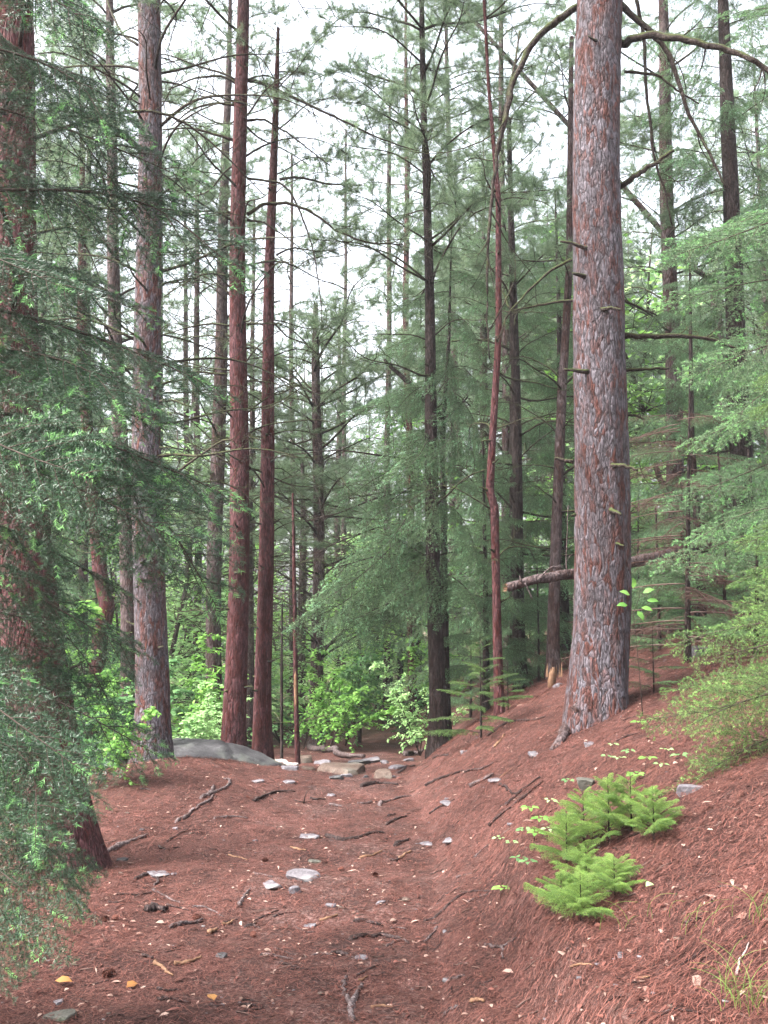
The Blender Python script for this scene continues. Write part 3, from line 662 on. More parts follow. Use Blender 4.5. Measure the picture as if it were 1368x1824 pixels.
for i, (lab, pts, d, h_, m, lv) in enumerate([
    ('thin far pine trunk visible between the two slim red pines', [(448, 1250, 11), (449, 900, 11), (450, 650, 9)], 26, 14, BARK_GREY, 9),
    ('far pine trunk just left of the dark pine at the bank foot', [(735, 1270, 14), (733, 1000, 13), (724, 600, 12), (724, 350, 9)], 23, 18.5, BARK_RED, 9),
    ('dark straight trunk deep in the hemlocks right of the crooked stem', [(928, 1200, 24), (922, 900, 20), (914, 560, 15)], 13.5, 8.0, BARK_DARK, 5.2),
    ('dark grey trunk just left of the thick bank pine', [(985, 1225, 22), (992, 1000, 20), (1000, 700, 17), (1012, 480, 13)], 12.5, 8.4, BARK_GREY, 5.6),
    ('hazy pine trunk beyond the thin dead sapling', [(600, 1240, 12), (602, 900, 11), (604, 700, 9)], 32, 13, BARK_GREY, 8),
    ('pine trunk between the crooked pine and the grey pine at left', [(150, 1280, 18), (152, 900, 16), (155, 500, 13)], 20, 16, BARK_GREY, 8),
    ('pale trunk beyond the grey pink pine at right', [(1290, 1100, 26), (1288, 700, 22), (1275, 500, 18), (1240, 480, 14)], 17, 13, BARK_GREY, 8),
    ('tall pine with a full crown rising behind the crooked stem', [(905, 1210, 16), (900, 700, 14), (895, 300, 11)], 17, 15, BARK_GREY, 6.5),
    ('tall crowned pine right of the gap in the canopy', [(822, 1250, 13), (815, 800, 12), (800, 300, 10)], 24, 19, BARK_GREY, 9),
    ('sparse crowned pine seen just left of the slim red pair', [(352, 1260, 14), (352, 900, 13), (350, 400, 9)], 22, 14.3, BARK_GREY, 8),
    ('sparse crowned pine seen just right of the slim red pair', [(522, 1250, 11), (521, 900, 10), (519, 500, 7)], 25, 14.6, BARK_GREY, 10.8),
    ('thin tall pine with an open crown over the path end', [(612, 1240, 9), (612, 900, 9), (615, 500, 6)], 31, 18.5, BARK_GREY, 14),
    ('tall open crowned pine between the gap and the dark pine', [(688, 1240, 12), (690, 900, 11), (694, 300, 8)], 24, 15.5, BARK_GREY, 12.3),
    ('hazy trunk filling the gap beyond the slim red pair', [(338, 1280, 12), (336, 900, 11), (330, 600, 9)], 27, 16, BARK_GREY, 8)]):
    r_, t_, d_ = tree_trunk('pine_tree', lab, 'tree', pts, d, h_, m, 60 + i, .3, 14, rtop=.03)
    add_limbs(r_, t_, 2.5, h_ - 1.5, lv, 60 + i, .55, 3, (.8, 1.9))

for rt, tt, nn in ((A_, trA, 8), (B_, trB, 16), (C_, trC, 18), (D_, trD, 14), (E_, trE, 6), (F_, trF, 6), (I_, trI, 9), (J_, trJ, 8), (O_, trO, 6)): stubs(rt, tt, .5, 7., nn, nn, .011)
# thin stems by the path
for i, (lab, pts, m) in enumerate([
    ('thin dead sapling with a yellow patch of bare wood left of the path', [(531, 1335, 9), (527, 1200, 8), (524, 1050, 7), (521, 880, 4)], BARK_RED),
    ('very thin dark stem between the slim red pine and the dead sapling', [(502, 1340, 5), (502, 1200, 5), (503, 1080, 3)], BARK_DARK)]):
    r_, t_, d_ = tree_trunk('sapling', lab, 'sapling', pts, 13.2, 3.4 - i * 1.3, m, 80 + i, .2, 10, rtop=.006)
    add_limbs(r_, t_, .2, 3.2 - i * 1.3, 99, 80 + i, .3, 2, (.3, .8), taper_top=False)
    if i == 0:
        A = Acc(); c, r = at_z(t_, t_[1][0, 2] + 1.2); zz = np.linspace(-.25, .25, 7); cc = np.array([at_z(t_, c[2] + k)[0] for k in zz]); A.tube(cc + [0, -.012, 0], r * (.85 - .8 * (zz / .3) ** 2 * .5), 8, 0); part('bare_wood', A, [TAN], r_)

# ------------------------------------------------------------------ conifers with boughs
def conifer(name, label, base, height_, z0, z1, Lb, Lt, bank, seed, m=BARK_DARK, r=.1, step=.3, per=3, droop=-.12, cat='tree', group=None, azr=None, maxb=95, wide=1.):
    g = np.random.default_rng(seed); base = gnd(base)
    root = thing(name, label, cat, base, group)
    path = [base - [0, 0, .25], base, base + [g.normal() * .05, g.normal() * .05, height_ * .5], base + [0, 0, height_]]
    A, tr = trunk_arr(path, [r, r, r * .6, .01], 14, seed, .3); part('trunk', A, [m], root)
    z = z0; a0 = g.uniform(0, 6); n = 0
    while z < z1 and n < maxb:
        f = (z - z0) / (z1 - z0)
        for k in range(per):
            a0 += 2.4 + g.uniform(-.4, .4)
            if n >= maxb: break
            if azr and not (azr[0] < (a0 % 6.283) < azr[1]): continue
            l = (Lb * (1 - f) + Lt * f) * g.uniform(.65, 1.1)
            c, rr = at_z(tr, base[2] + z + g.uniform(-.1, .1))
            el = droop + .3 * f + g.uniform(-.1, .1)
            e = c + np.array([math.cos(a0), math.sin(a0), el]) * l
            i = int(g.integers(0, len(bank[0]))); link('bough', bank[1][i], root, frame(c, e, bank[0][i][1], g.uniform(-.35, .35), root.location)); n += 1
        z += step * g.uniform(.8, 1.2)
    return root, tr
HB = (HEMB, HEMB_ME); FB = (FIRB, FIRB_ME); FR = (FRB, FRB_ME); SB = (SPB, SPB_ME); DB = (DSB, DSB_ME)
def bough_px(root, tr_or_pt, pts, bank, seed, roll=None):
    """explicit boughs: (start, tip) given as points"""
    g = np.random.default_rng(seed)
    for s, e in pts:
        i = int(g.integers(0, len(bank[0]))); link('bough', bank[1][i], root, frame(s, e, bank[0][i][1], g.uniform(-.45, .45) if roll is None else roll + g.uniform(-.2, .2), root.location))
# foreground fir at the left edge
fx, fy = P(-200, 1300, 3.9)[:2]
root = thing('fir_tree', 'dense dark fir in the left foreground with light green shoot tips', 'tree', (fx, fy, hz(fx, fy)))
zb = hz(fx, fy); A, trN = trunk_arr([(fx, fy, zb - .25), (fx, fy, zb), (fx + .03, fy, zb + 3), (fx, fy, zb + 6.5)], [.09, .085, .05, .01], 16, 4, .3); part('trunk', A, [BARK_DARK], root)
lst = [(-330, 120, 10, .1), (-150, 175, 60, -.3), (-60, 90, 150, .2), (40, 205, 235, -.2), (60, 120, 300, -.6), (150, 345, 325, .1), (230, 180, 400, .3), (250, 250, 430, -.4), (330, 437, 482, 0.), (400, 130, 520, -.5),
       (430, 272, 565, .2), (500, 180, 640, -.3), (520, 385, 690, .15), (600, 230, 730, -.4), (610, 300, 760, .3), (700, 423, 890, 0.), (720, 160, 860, -.6), (770, 320, 960, -.2), (760, 395, 1065, .1), (860, 230, 1060, .3),
       (880, 150, 1100, -.5), (950, 245, 1170, .1), (1000, 120, 1230, -.4), (1030, 215, 1270, .3), (1100, 160, 1380, -.4), (1130, 290, 1350, .2), (1190, 130, 1450, -.3), (1230, 245, 1500, .1), (1260, 80, 1500, -.5), (1330, 165, 1560, .2),
       (1330, 205, 1700, -.1), (1380, 120, 1650, -.4), (1450, 60, 1690, .1), (1420, 150, 1620, .3), (1500, 30, 1740, -.2)]
g = np.random.default_rng(6)
for k, (sy, tx, ty, do) in enumerate(lst):
    if k in (4, 7, 11, 20, 22, 27, 30): continue
    st = P(-200, sy, 3.9); tp = P(tx, ty, 3.75 + do)
    i = k % 5; link('bough', FIRB_ME[i], root, frame(st, tp, 1.5, g.uniform(.25, 1.15), root.location))
for k in range(26):   # the rest of the crown, behind and off to the left
    z = zb + .5 + 5.6 * k / 26; a = g.uniform(1.9, 3.9); l = 1.5 * (1 - .6 * k / 26) * (.85 if k % 2 else .75)
    c, r = at_z(trN, z); link('bough', FIRB_ME[k % 5], root, frame(c, c + np.array([math.cos(a), math.sin(a), -.15]) * l, 1.5, g.uniform(-.4, .4), root.location))
# a dead brown spray on it
A = Acc()
dsp = thing('dead_spray', 'yellow brown dead fir spray hanging beside the foot of the left pine', 'spray', G(165, 1600))
link('twig', DSB_ME[0], dsp, frame(P(120, 1500, 4.6), P(178, 1590, 4.6), 1.2, .3, dsp.location))

# hemlocks centre right
H = [(P(775, 985, 12.6), P(512, 1130, 11.6)), (P(770, 1010, 12.6), P(560, 1120, 12.2)), (P(775, 900, 12.6), P(585, 1060, 12.0)), (P(780, 840, 12.6), P(640, 950, 11.6)), (P(785, 930, 12.6), P(690, 1080, 11.4)),
     (P(780, 760, 12.8), P(640, 830, 11.8)), (P(790, 1040, 12.6), P(650, 1150, 11.6)), (P(790, 700, 12.8), P(610, 740, 12.4)), (P(800, 1080, 12.6), P(900, 1150, 11.6)), (P(800, 600, 13), P(660, 640, 12.6)), (P(800, 960, 12.6), P(920, 1080, 11.6)), (P(800, 520, 12.9), P(700, 560, 12.2)), (P(800, 480, 12.9), P(880, 520, 12.2)), (P(802, 440, 12.9), P(740, 470, 12.4)), (P(795, 650, 12.7), P(880, 720, 12)), (P(795, 780, 12.7), P(900, 860, 12)), (P(790, 860, 12.6), P(760, 960, 11.3)), (P(795, 740, 12.6), P(760, 830, 11.4)), (P(798, 620, 12.7), P(770, 700, 11.6)), (P(802, 420, 12.9), P(830, 380, 12.8))]
h2 = thing('hemlock_tree', 'hemlock with a long low bough reaching left across the path', 'tree', gnd(P(798, 1270, 12.7)))
p0 = np.array(h2.location); A, t2 = trunk_arr([p0 - [0, 0, .2], p0, P(790, 1000, 12.7), P(786, 800, 12.7), P(800, 600, 12.9), P(805, 400, 13)], [.05, .048, .042, .034, .022, .005], 14, 5, .3); part('trunk', A, [BARK_DARK], h2)
H += [(P(780, 930, 12.6), P(560, 1085, 11.4)), (P(780, 960, 12.6), P(600, 1130, 12.4)), (P(785, 880, 12.6), P(660, 1010, 11.2)), (P(785, 800, 12.6), P(600, 900, 11.6)), (P(785, 760, 12.6), P(700, 860, 11.2)), (P(790, 900, 12.6), P(850, 1010, 11.4)), (P(790, 820, 12.6), P(870, 930, 11.4)), (P(795, 680, 12.7), P(690, 760, 11.6)), (P(795, 700, 12.7), P(850, 800, 11.4)), (P(790, 1010, 12.6), P(740, 1110, 11.2)), (P(790, 1020, 12.6), P(860, 1130, 11.3)), (P(798, 570, 12.8), P(720, 640, 12)), (P(798, 560, 12.8), P(860, 640, 11.8))]
bough_px(h2, None, H, HB, 9, -.75)
px_branch(h2, [(790, 745, 12.7 - 12.7), (745, 700, 0), (705, 662, 0), (685, 640, 0)], 12.7, .042, .02, twigs=6, seed=200, m=BARK_DARK)
px_branch(h2, [(790, 745, 0), (815, 728, .1), (835, 705, .1)], 12.7, .022, .01, twigs=4, seed=201, m=BARK_DARK)
for k, pts in enumerate([[(780, 820), (700, 815), (600, 800), (500, 812)], [(780, 870), (690, 880), (600, 915), (540, 930)], [(780, 990), (690, 985), (600, 1010)], [(775, 940), (700, 930), (600, 965), (560, 990)], [(775, 1040), (720, 1060), (640, 1100)]]):
    px_branch(h2, [(a, b, -.5 * j) for j, (a, b) in enumerate(pts)], 12.6, .016, .004, twigs=10, seed=210 + k, m=TWIG, tw=.4)
conifer('hemlock_tree', 'dark hemlock rising between the crooked stem and the thick bank pine', P(918, 1190, 14.6), 8.0, 1.0, 7.9, 2.0, .5, HB, 32, r=.10, step=.4, per=4, droop=-.18)
conifer('hemlock_tree', 'hemlock close behind the left edge of the thick bank pine', P(1005, 1200, 15.5), 7.5, .8, 7.4, 1.9, .5, HB, 33, r=.10, step=.42, per=4, droop=-.15)
conifer('hemlock_tree', 'young hemlock low in the shade behind the crooked stem', P(865, 1230, 13.2), 3.6, .5, 3.5, 1.2, .3, HB, 34, r=.05, step=.22, per=4, droop=-.1)
# right side
conifer('fir_tree', 'dark fir with a thick trunk standing behind the boughs at the right edge', P(1338, 1120, 12.5), 12.5, 1.5, 12, 2.0, .8, HB, 35, r=.16, step=.5, per=4, droop=-.15)
conifer('fir_tree', 'fir behind and right of the thick bank pine among dead twigs', P(1252, 1130, 10.6), 4.3, .6, 4.2, 1.5, .3, HB, 36, r=.05, step=.34, per=4, droop=-.1)
rr_ = thing('fir_tree', 'pale blue green fir whose boughs reach in from the right edge', 'tree', gnd(P(1520, 1200, 7.0)))
q0 = np.array(rr_.location); A, t3 = trunk_arr([q0 - [0, 0, .2], q0, q0 + [0, 0, 3], q0 + [0, 0, 7]], [.09, .085, .05, .01], 14, 6, .3); part('trunk', A, [BARK_DARK], rr_)
X = []
for (sy, tx, ty, do) in [(350, 1215, 440, .2), (380, 1170, 470, -.2), (500, 1185, 545, .1), (560, 1130, 640, .0), (600, 1220, 680, -.3), (640, 1290, 745, -.5), (700, 1210, 800, .4), (740, 1150, 830, .6),
                         (800, 1180, 900, .5), (860, 1230, 960, .3), (920, 1165, 1010, .5), (120, 1330, 90, .3), (20, 1280, 30, .2), (200, 1340, 280, .4), (-60, 1300, -60, .4), (300, 1290, 340, .6)]:
    X.append((P(1520, sy, 7.0), P(tx, ty, 6.9 + do)))
X = [x for k, x in enumerate(X) if k % 4 != 3]
bough_px(rr_, None, X, FR, 12, -.75)
for k in range(15):
    z = 1. + 5.7 * k / 15; a = g.uniform(-1.3, 1.5); l = 1.5 * (1 - .6 * k / 15); c = q0 + [0, 0, z]; link('bough', FRB_ME[k % 4], rr_, frame(c, c + np.array([math.cos(a), math.sin(a), -.15]) * l, 1.6, 0, rr_.location))
sp_ = thing('spruce_tree', 'yellow green young spruce filling the lower right edge', 'tree', gnd(P(1500, 1400, 5.2)))
q1 = np.array(sp_.location); A, t4 = trunk_arr([q1 - [0, 0, .2], q1, q1 + [0, 0, 1.3], q1 + [0, 0, 2.7]], [.04, .038, .025, .006], 12, 7, .3); part('trunk', A, [BARK_DARK], sp_)
X = []
for (sy, tx, ty, do) in [(930, 1310, 980, .1), (980, 1360, 1000, -.3), (1000, 1290, 1060, .3), (1050, 1310, 1100, 0), (1090, 1190, 1150, .3), (1080, 1230, 1180, -.2), (1130, 1280, 1200, 0), (1170, 1180, 1230, .4), (1200, 1140, 1285, .1), (1240, 1220, 1300, -.2),
                         (1260, 1190, 1350, .2), (1300, 1240, 1390, -.1), (1330, 1160, 1420, 0), (1340, 1290, 1450, -.4), (1280, 1300, 1330, -.5), (1180, 1330, 1230, -.4), (1100, 1350, 1120, -.5), (1360, 1210, 1470, .1), (1230, 1120, 1330, .2), (1320, 1200, 1440, 0)]:
    X.append((P(1500, sy, 5.2), P(tx, ty, 5.1 + do)))
X = [x for k, x in enumerate(X) if k % 4 != 2]
bough_px(sp_, None, X, SB, 13, -.8)
for k in range(26):
    z = .4 + 2.2 * k / 26; a = g.uniform(-1.3, 1.9); l = 1.1 * (1 - .7 * k / 26); c = q1 + [0, 0, z]; link('bough', SPB_ME[k % 4], sp_, frame(c, c + np.array([math.cos(a), math.sin(a), -.1]) * l, 1.2, 0, sp_.location))
for k, (px, py, d, h_, lab, bk) in enumerate([(1175, 1150, 10.5, 1.5, 'knee high fir close right of the thick pine foot, up the bank', FR), (1290, 1140, 9.8, 1.9, 'young fir on the bank top in front of the dark fir trunk', FR), (1145, 1160, 12.5, 2.0, 'thin young hemlock behind the right side of the thick pine', HB), (1240, 1130, 13.5, 2.6, 'taller young fir at the back of the bank top', FR),
        (960, 1200, 13.0, 1.5, 'small hemlock at the bank crest left of the thick pine', HB), (905, 1200, 14.5, 1.9, 'small hemlock behind the slender red stem', HB), (838, 1240, 13.8, 1.7, 'small hemlock right behind the dark pine foot', HB), (1345, 1120, 8.2, 1.7, 'young fir up the bank at the right edge', FR)]):
    conifer('young_fir' if bk is FR else 'young_hemlock', lab, P(px, py, d), h_, .12, h_ - .1, h_ * .42, .15, bk, 700 + k, r=.018, step=.13, per=3, droop=.05, cat='sapling', maxb=40)
# bare dead brush behind the big pine
dd_ = thing('dead_spruce', 'brown dead spruce with bare tangled twigs right of the thick pine', 'tree', gnd(P(1225, 1180, 9.0)))
q2 = np.array(dd_.location); A, t5 = trunk_arr([q2 - [0, 0, .2], q2, q2 + [.05, 0, 1.3], q2 + [.1, 0, 2.6]], [.03, .028, .02, .005], 10, 7, .3); part('trunk', A, [BARK_DARK], dd_)
for k in range(60):
    z = .15 + 2.2 * k / 60; a = g.uniform(0, 6.28); l = 1.15 * (1 - .5 * k / 60); c = q2 + [0, 0, z]; link('bough', DSB_ME[k % 3], dd_, frame(c, c + np.array([math.cos(a), math.sin(a), -.12]) * l, 1.2, g.uniform(-.5, .5), dd_.location))

# small spruce sapling on the bank, and low ones by the path
def sapling(name, label, base, H_, W_, seed, bank=SB, n=26, lean=(0, 0), el0=0.):
    g = np.random.default_rng(seed); base = np.asarray(base, float); root = thing(name, label, 'sapling', base)
    top = base + [lean[0], lean[1], H_]; A, tr = trunk_arr([base - [0, 0, .08], base, (base + top) / 2, top], [.002 + H_ * .011, .002 + H_ * .010, .0015 + H_ * .005, .001], 8, seed, 0); part('trunk', A, [BARK_DARK], root)
    a = 0
    for k in range(n):
        f = k / n; a += 2.4 + g.uniform(-.3, .3); l = W_ * (1 - f * .8) * g.uniform(.6, 1.1); c, r = at_z(tr, base[2] + H_ * (.06 + .9 * f))
        i = k % len(bank[0]); link('bough', bank[1][i], root, frame(c, c + np.array([math.cos(a), math.sin(a), g.uniform(-.15, .15) + .35 * f + el0]) * l, bank[0][i][1], g.uniform(-.3, .3), root.location))
    return root
sapling('spruce_sapling', 'sparse young spruce on the slope right of the dark pine', G(857, 1318), 1.05, .62, 1, n=24)
sapling('spruce_sapling', 'low spruce sapling hugging the foot of the dark pine', G(800, 1322), .45, .42, 2, n=14)
sapling('spruce_sapling', 'small spruce tuft on the bank left of the thick pine', G(905, 1265), .5, .4, 3, n=12)
sapling('spruce_sapling', 'little spruce just right of the foot of the thick pine', G(1165, 1235), .55, .38, 4, bank=FR, n=12)
# bright seedling clump on the near bank
SDB = [bough(.5, 180 + k, .10, .42, .022, .018, .015, .0013, .0028, .5, .6, .2, .4, r0=.003, lpow=.5) for k in range(4)]
SDN = leafmat('seedling_needles', (0.1747, 0.3226, 0.06882), (0.3494, 0.5108, 0.1239), .4)
SDB_ME = [to_mesh('bough', a, [TWIG, SDN, SPRNEW]) for a, L in SDB]
for k, (px, py, H_, W_, lab) in enumerate([(1085, 1500, .30, .26, 'tallest bright green fir seedling of the clump on the near bank'), (1035, 1640, .17, .19, 'lowest bright green fir seedling at the bottom of the clump'),
        (1165, 1495, .22, .2, 'right hand fir seedling of the bright clump on the near bank'), (1010, 1540, .24, .2, 'left hand fir seedling of the bright clump'), (1095, 1600, .15, .18, 'low fir seedling right of the lowest one of the clump'),
        (1040, 1500, .26, .2, 'fir seedling just left of the tallest one of the clump'), (1125, 1480, .26, .2, 'fir seedling just right of the tallest one of the clump'), (1045, 1585, .18, .18, 'fir seedling in the middle of the clump above the lowest one'), (1000, 1620, .13, .15, 'small fir seedling at the lower left of the clump')]):
    sapling('fir_seedling', lab, G(px, py), H_, W_, 20 + k, bank=(SDB, SDB_ME), n=24, el0=.38)

# ------------------------------------------------------------------ leafy shrubs and understorey
SH = [shrub_arr(1.5, .7, 4, s, .075, 20) for s in range(3)]
def shrub_me(k, m): return to_mesh('foliage', SH[k], [TWIG, m])
SHM = {(k, m.name): shrub_me(k, m) for k in range(3) for m in (LEAF, LEAF2, LEAF3)}
def shrub(label, base, H_, k, m, W_=1., rot=0., cat='shrub', group=None, name='leafy_shrub'):
    base = gnd(base); root = link(name, SHM[(k, m.name)]); tag(root, label, cat, group)
    root.location = Vector(base); root.scale = (H_ / 1.5 * W_, H_ / 1.5 * W_, H_ / 1.5); root.rotation_euler = (0, 0, rot); return root
shrub('bright yellow green leafy shrub at the left side of the path end', P(585, 1340, 16), 1.5, 0, LEAF, 1.0, 0)
shrub('leafy shrub with darker leaves behind the bright one at the path end', P(615, 1320, 18), 2.2, 1, LEAF2, .8, 1)
shrub('pale green leafy shrub left of the dark pine across the path', P(748, 1310, 14.8), 1.5, 2, LEAF3, .8, 2)
shrub('low green shrub on the path edge below the pale leafy shrub', P(735, 1290, 19), 1.0, 0, LEAF2, 1.1, 3)
shrub('shrub with small pale leaves right behind the flat boulder', P(345, 1320, 12.4), 1.0, 1, LEAF3, 1.2, 1)
shrub('low leafy shrub at the foot of the thin brown pine', P(390, 1340, 14.0), 1.0, 2, LEAF3, 1.1, 4)
shrub('green shrub left of the straight pine beyond the drop', P(190, 1400, 10.8), 1.4, 0, LEAF2, 1.2, 5)
shrub('leafy shrub peeping out beneath the fir boughs at left', P(170, 1450, 8.6), .9, 1, LEAF, 1., 2)
g = np.random.default_rng(99)
k = 0
for px, d in [(70, 13), (150, 14), (215, 16), (300, 17), (330, 15), (420, 19), (100, 18), (250, 20), (360, 22), (500, 20), (540, 17), (30, 16), (-80, 14), (-150, 18), (470, 23), (620, 25), (560, 26), (700, 27), (760, 21), (800, 18), (640, 31), (680, 35), (740, 33), (860, 20), (950, 19), (1130, 16), (1180, 19), (1250, 18), (1330, 17), (1450, 15), (410, 27), (590, 34), (520, 30)]:
    m = [LEAF2, LEAF, LEAF3][k % 3]
    shrub(['green understorey bush among the trunks beyond the path', 'bright understorey bush among the trunks beyond the path', 'pale understorey bush among the trunks beyond the path'][k % 3], P(px, 1300, d), g.uniform(1.4, 2.6), k % 3, m, g.uniform(.8, 1.3), g.uniform(0, 6), group='understorey bushes beyond the path')
    k += 1

# broadleaf young trees, far and bright
def hardwood(H_, seed, leaf, nl=26):
    g = np.random.default_rng(seed); A = Acc(); q = wob(g, (0, 0, -.2), (0, 0, 1), H_, 10, .15, .2); A.tube(q, np.linspace(.05, .01, 11), 7, 0)
    for i in range(60):
        f = g.uniform(.2, 1); p = q[min(10, int(f * 10))]; a = g.uniform(0, 6.28); l = H_ * .3 * (1.15 - f) * g.uniform(.5, 1.1) + .25
        b = wob(g, p, (math.cos(a), math.sin(a), .35), l, 6, .4, -.2); A.tube(b, np.linspace(.012, .002, 7), 3, 0, cap=False)
        n = int(nl * l); u = g.uniform(.2, 6.2, n); c = np.stack([np.interp(u, range(7), b[:, k]) for k in range(3)], 1) + g.normal(size=(n, 3)) * [.16, .16, .05]
        A.leaves(c, np.stack([g.normal(size=n), g.normal(size=n), g.normal(size=n) * .25 - .1], 1), np.stack([g.normal(size=n) * .3, g.normal(size=n) * .3, np.ones(n)], 1), leaf * g.uniform(.7, 1.2, n), leaf * .7, 1)
    return A.arrays()
def far_tree(kind, seed, H_):
    """one merged crown and a trunk, for trees too far to show parts"""
    g = np.random.default_rng(seed); A = Acc(); tr_ = Acc()
    q = np.array([[0, 0, -.4], [g.normal() * .1, g.normal() * .1, H_ * .5], [0, 0, H_]]); zz = np.linspace(0, 1, 12)
    pts = np.stack([np.interp(zz, [0, .5, 1], q[:, k]) for k in range(3)], 1); r = H_ * .0125
    tr_.tube(pts, r * (1.03 - zz), 9, 0)
    if kind == 'pine':
        z = H_ * .18; a = 0
        while z < H_:
            f = z / H_; live = f > .45
            for k in range(4):
                a += 2.4; l = g.uniform(1.2, 2.5) * (min(1, .3 + (1 - f) * 2.2)); src = LIVE[int(g.integers(5))] if live else DEAD[int(g.integers(8))]
                A.bake(src[0], frame((0, 0, z), np.array([math.cos(a), math.sin(a), g.uniform(-.1, .4)]) * l + [0, 0, z], src[1], g.uniform(-.5, .5)))
            z += .5 * g.uniform(.8, 1.2)
    else:
        z = H_ * .08; a = 0
        while z < H_:
            f = z / H_
            for k in range(4):
                a += 2.4 + g.uniform(-.3, .3); l = (2.1 * (1 - f) + .3) * g.uniform(.7, 1.1); src = FAR_B[int(g.integers(3))]
                A.bake(src[0], frame((0, 0, z), np.array([math.cos(a), math.sin(a), g.uniform(-.3, 0) + .3 * f]) * l + [0, 0, z], src[1], g.uniform(-.3, .3)))
            z += .36 * g.uniform(.8, 1.2)
    return tr_.arrays(), A.arrays()
FAR_B = [bough(1.8, 140 + s, .08, .36, .12, .09, .05, .011, .024, .7, .12, .3, .45, sides=3) for s in range(3)]
PROTO = []
for k, (kind, H_) in enumerate([('pine', 13), ('pine', 15), ('spruce', 9), ('spruce', 12)]):
    t_, c_ = far_tree(kind, 300 + k, H_)
    tm = to_mesh('trunk', t_, [BARK_GREY if kind == 'pine' else BARK_DARK]); cm = to_mesh('crown', c_, [LIMB, PINE] if kind == 'pine' else [TWIG, HEM, HEMNEW])
    PROTO.append((kind, H_, tm, cm))
HW = [to_mesh('crown', hardwood(5.5, 400 + k, .10), [TWIG, (LEAF, LEAF3)[k % 2]]) for k in range(2)]
skx = [-400, 0, 200, 300, 420, 480, 700, 760, 850, 1000, 1100, 1300, 1368, 1700]
sky_ = [-200, -150, -60, 200, 430, 620, 600, 450, 260, 240, 330, 330, 60, -200]
g = np.random.default_rng(2024)
spots = []
tries = 0
while len(spots) < 135 and tries < 6000:
    tries += 1
    px = g.uniform(-330, 1700); d = 17 + 48 * g.random() ** 1.15
    if 590 < px < 790 and d < 33: continue
    x, y = P(px, 1200, d)[:2]
    if any((x - a) ** 2 + (y - b) ** 2 < (1.7 + .02 * d) ** 2 for a, b in spots): continue
    if 280 < px < 760 and g.random() < .5: continue
    spots.append((x, y)); k = len(spots)
    ty = np.interp(px, skx, sky_) + g.uniform(-50, 170) + (0 if d < 40 else 40)
    zg = hz(x, y); ztop = P(px, ty, d)[2]; H_ = max(4.5, min(19, ztop - zg))
    kind = 'pine' if (g.random() < .62 and H_ > 7) else 'spruce'
    if g.random() < .2: kind = 'hard'
    if 280 < px < 780 and kind == 'spruce': kind = 'hard' if g.random() < .6 else 'pine'
    if kind == 'hard':
        o = thing('broadleaf_tree', 'bright young broadleaf tree in the hazy wood beyond', 'tree', (x, y, zg), 'trees in the far wood'); s = min(1.5, H_ / 5.5)
        link('crown', HW[k % 2], o, Matrix.Rotation(g.uniform(0, 6), 4, 'Z') @ Matrix.Scale(s, 4)); continue
    pr = [p for p in PROTO if p[0] == kind]; pr = min(pr, key=lambda p: abs(p[1] - H_)) if g.random() < .5 else pr[k % 2]
    s = H_ / pr[1]; sx_ = max(.8, min(1.15, s))
    o = thing(kind + '_tree', {'pine': 'far pine with bare lower limbs in the hazy wood beyond', 'spruce': 'far dark evergreen with low boughs in the hazy wood beyond'}[kind], 'tree', (x, y, zg), 'trees in the far wood')
    M = Matrix.Rotation(g.uniform(0, 6), 4, 'Z') @ Matrix.Diagonal((sx_, sx_, s, 1))
    link('trunk', pr[2], o, M); link('crown', pr[3], o, M)
# bright leafy trees seen through the gap above the path
for k, (px, d, s) in enumerate([(600, 29, 1.0), (660, 34, 1.1), (560, 33, 1.2), (340, 24, 1.1), (700, 30, .7), (490, 36, 1.3), (320, 30, 1.5), (630, 24, .8), (520, 27, 1.0), (350, 20, .8), (180, 22, 1.1), (1140, 22, 1.), (640, 19.5, .85), (585, 22, .9), (455, 22, .8)]):
    x, y = P(px, 1250, d)[:2]; o = thing('broadleaf_tree', ['yellow green broadleaf tree glowing in the gap above the path', 'pale broadleaf tree in the gap above the path'][k % 2], 'tree', (x, y, hz(x, y)), 'bright trees above the path')
    link('crown', HW[k % 2], o, Matrix.Rotation(k * 1.3, 4, 'Z') @ Matrix.Scale(s, 4))
# dark trunks in the shaded recess at the end of the path
for k, (px, wd, d, lab) in enumerate([(674, 9, 27, 'thin dark trunk in the shaded recess at the path end'), (697, 8, 29, 'thin trunk second from left in the shaded recess'), (712, 12, 27.5, 'dark trunk right of centre in the shaded recess'), (745, 18, 24, 'thicker dark trunk at the right of the shaded recess'), (652, 6, 30, 'thinnest trunk at the left of the shaded recess')]):
    p = gnd(P(px, 1285, d)); conifer('hemlock_tree', lab, p, 6.5, 1.6 if k != 1 else 1.1, 6.4, 1.5, .5, HB, 500 + k, r=wd / 2 / F * d, step=.5, per=4, droop=-.25)

# ------------------------------------------------------------------ fallen log behind the big pine
A = Acc(); q = np.array([P(903, 1046, 9.2), P(960, 1031, 9.2), P(1020, 1022, 9.3), P(1110, 1005, 9.6), P(1200, 985, 10.2), P(1300, 955, 11)])
lg = thing('fallen_trunk', 'grey broken trunk lying aslant behind the thick bank pine', 'log', q[0])
A.tube(np.stack([np.interp(np.linspace(0, 5, 31), range(6), q[:, k]) for k in range(3)], 1), np.linspace(.042, .06, 31), 12, 0, rough=.12); part('trunk', A, [BARK_GREY], lg)
for k, (pts, r) in enumerate([([(960, 1031), (975, 1015), (985, 1008), (1003, 1012)], .008), ([(935, 1038), (945, 1060), (948, 1068)], .006), ([(1010, 1022), (1008, 1000), (1012, 900)], .007), ([(928, 1036), (926, 1025)], .01)]):
    px_branch(lg, [(a, b, .0) for a, b in pts], 9.15, r, .004, twigs=1, seed=230 + k, m=ROOTM)
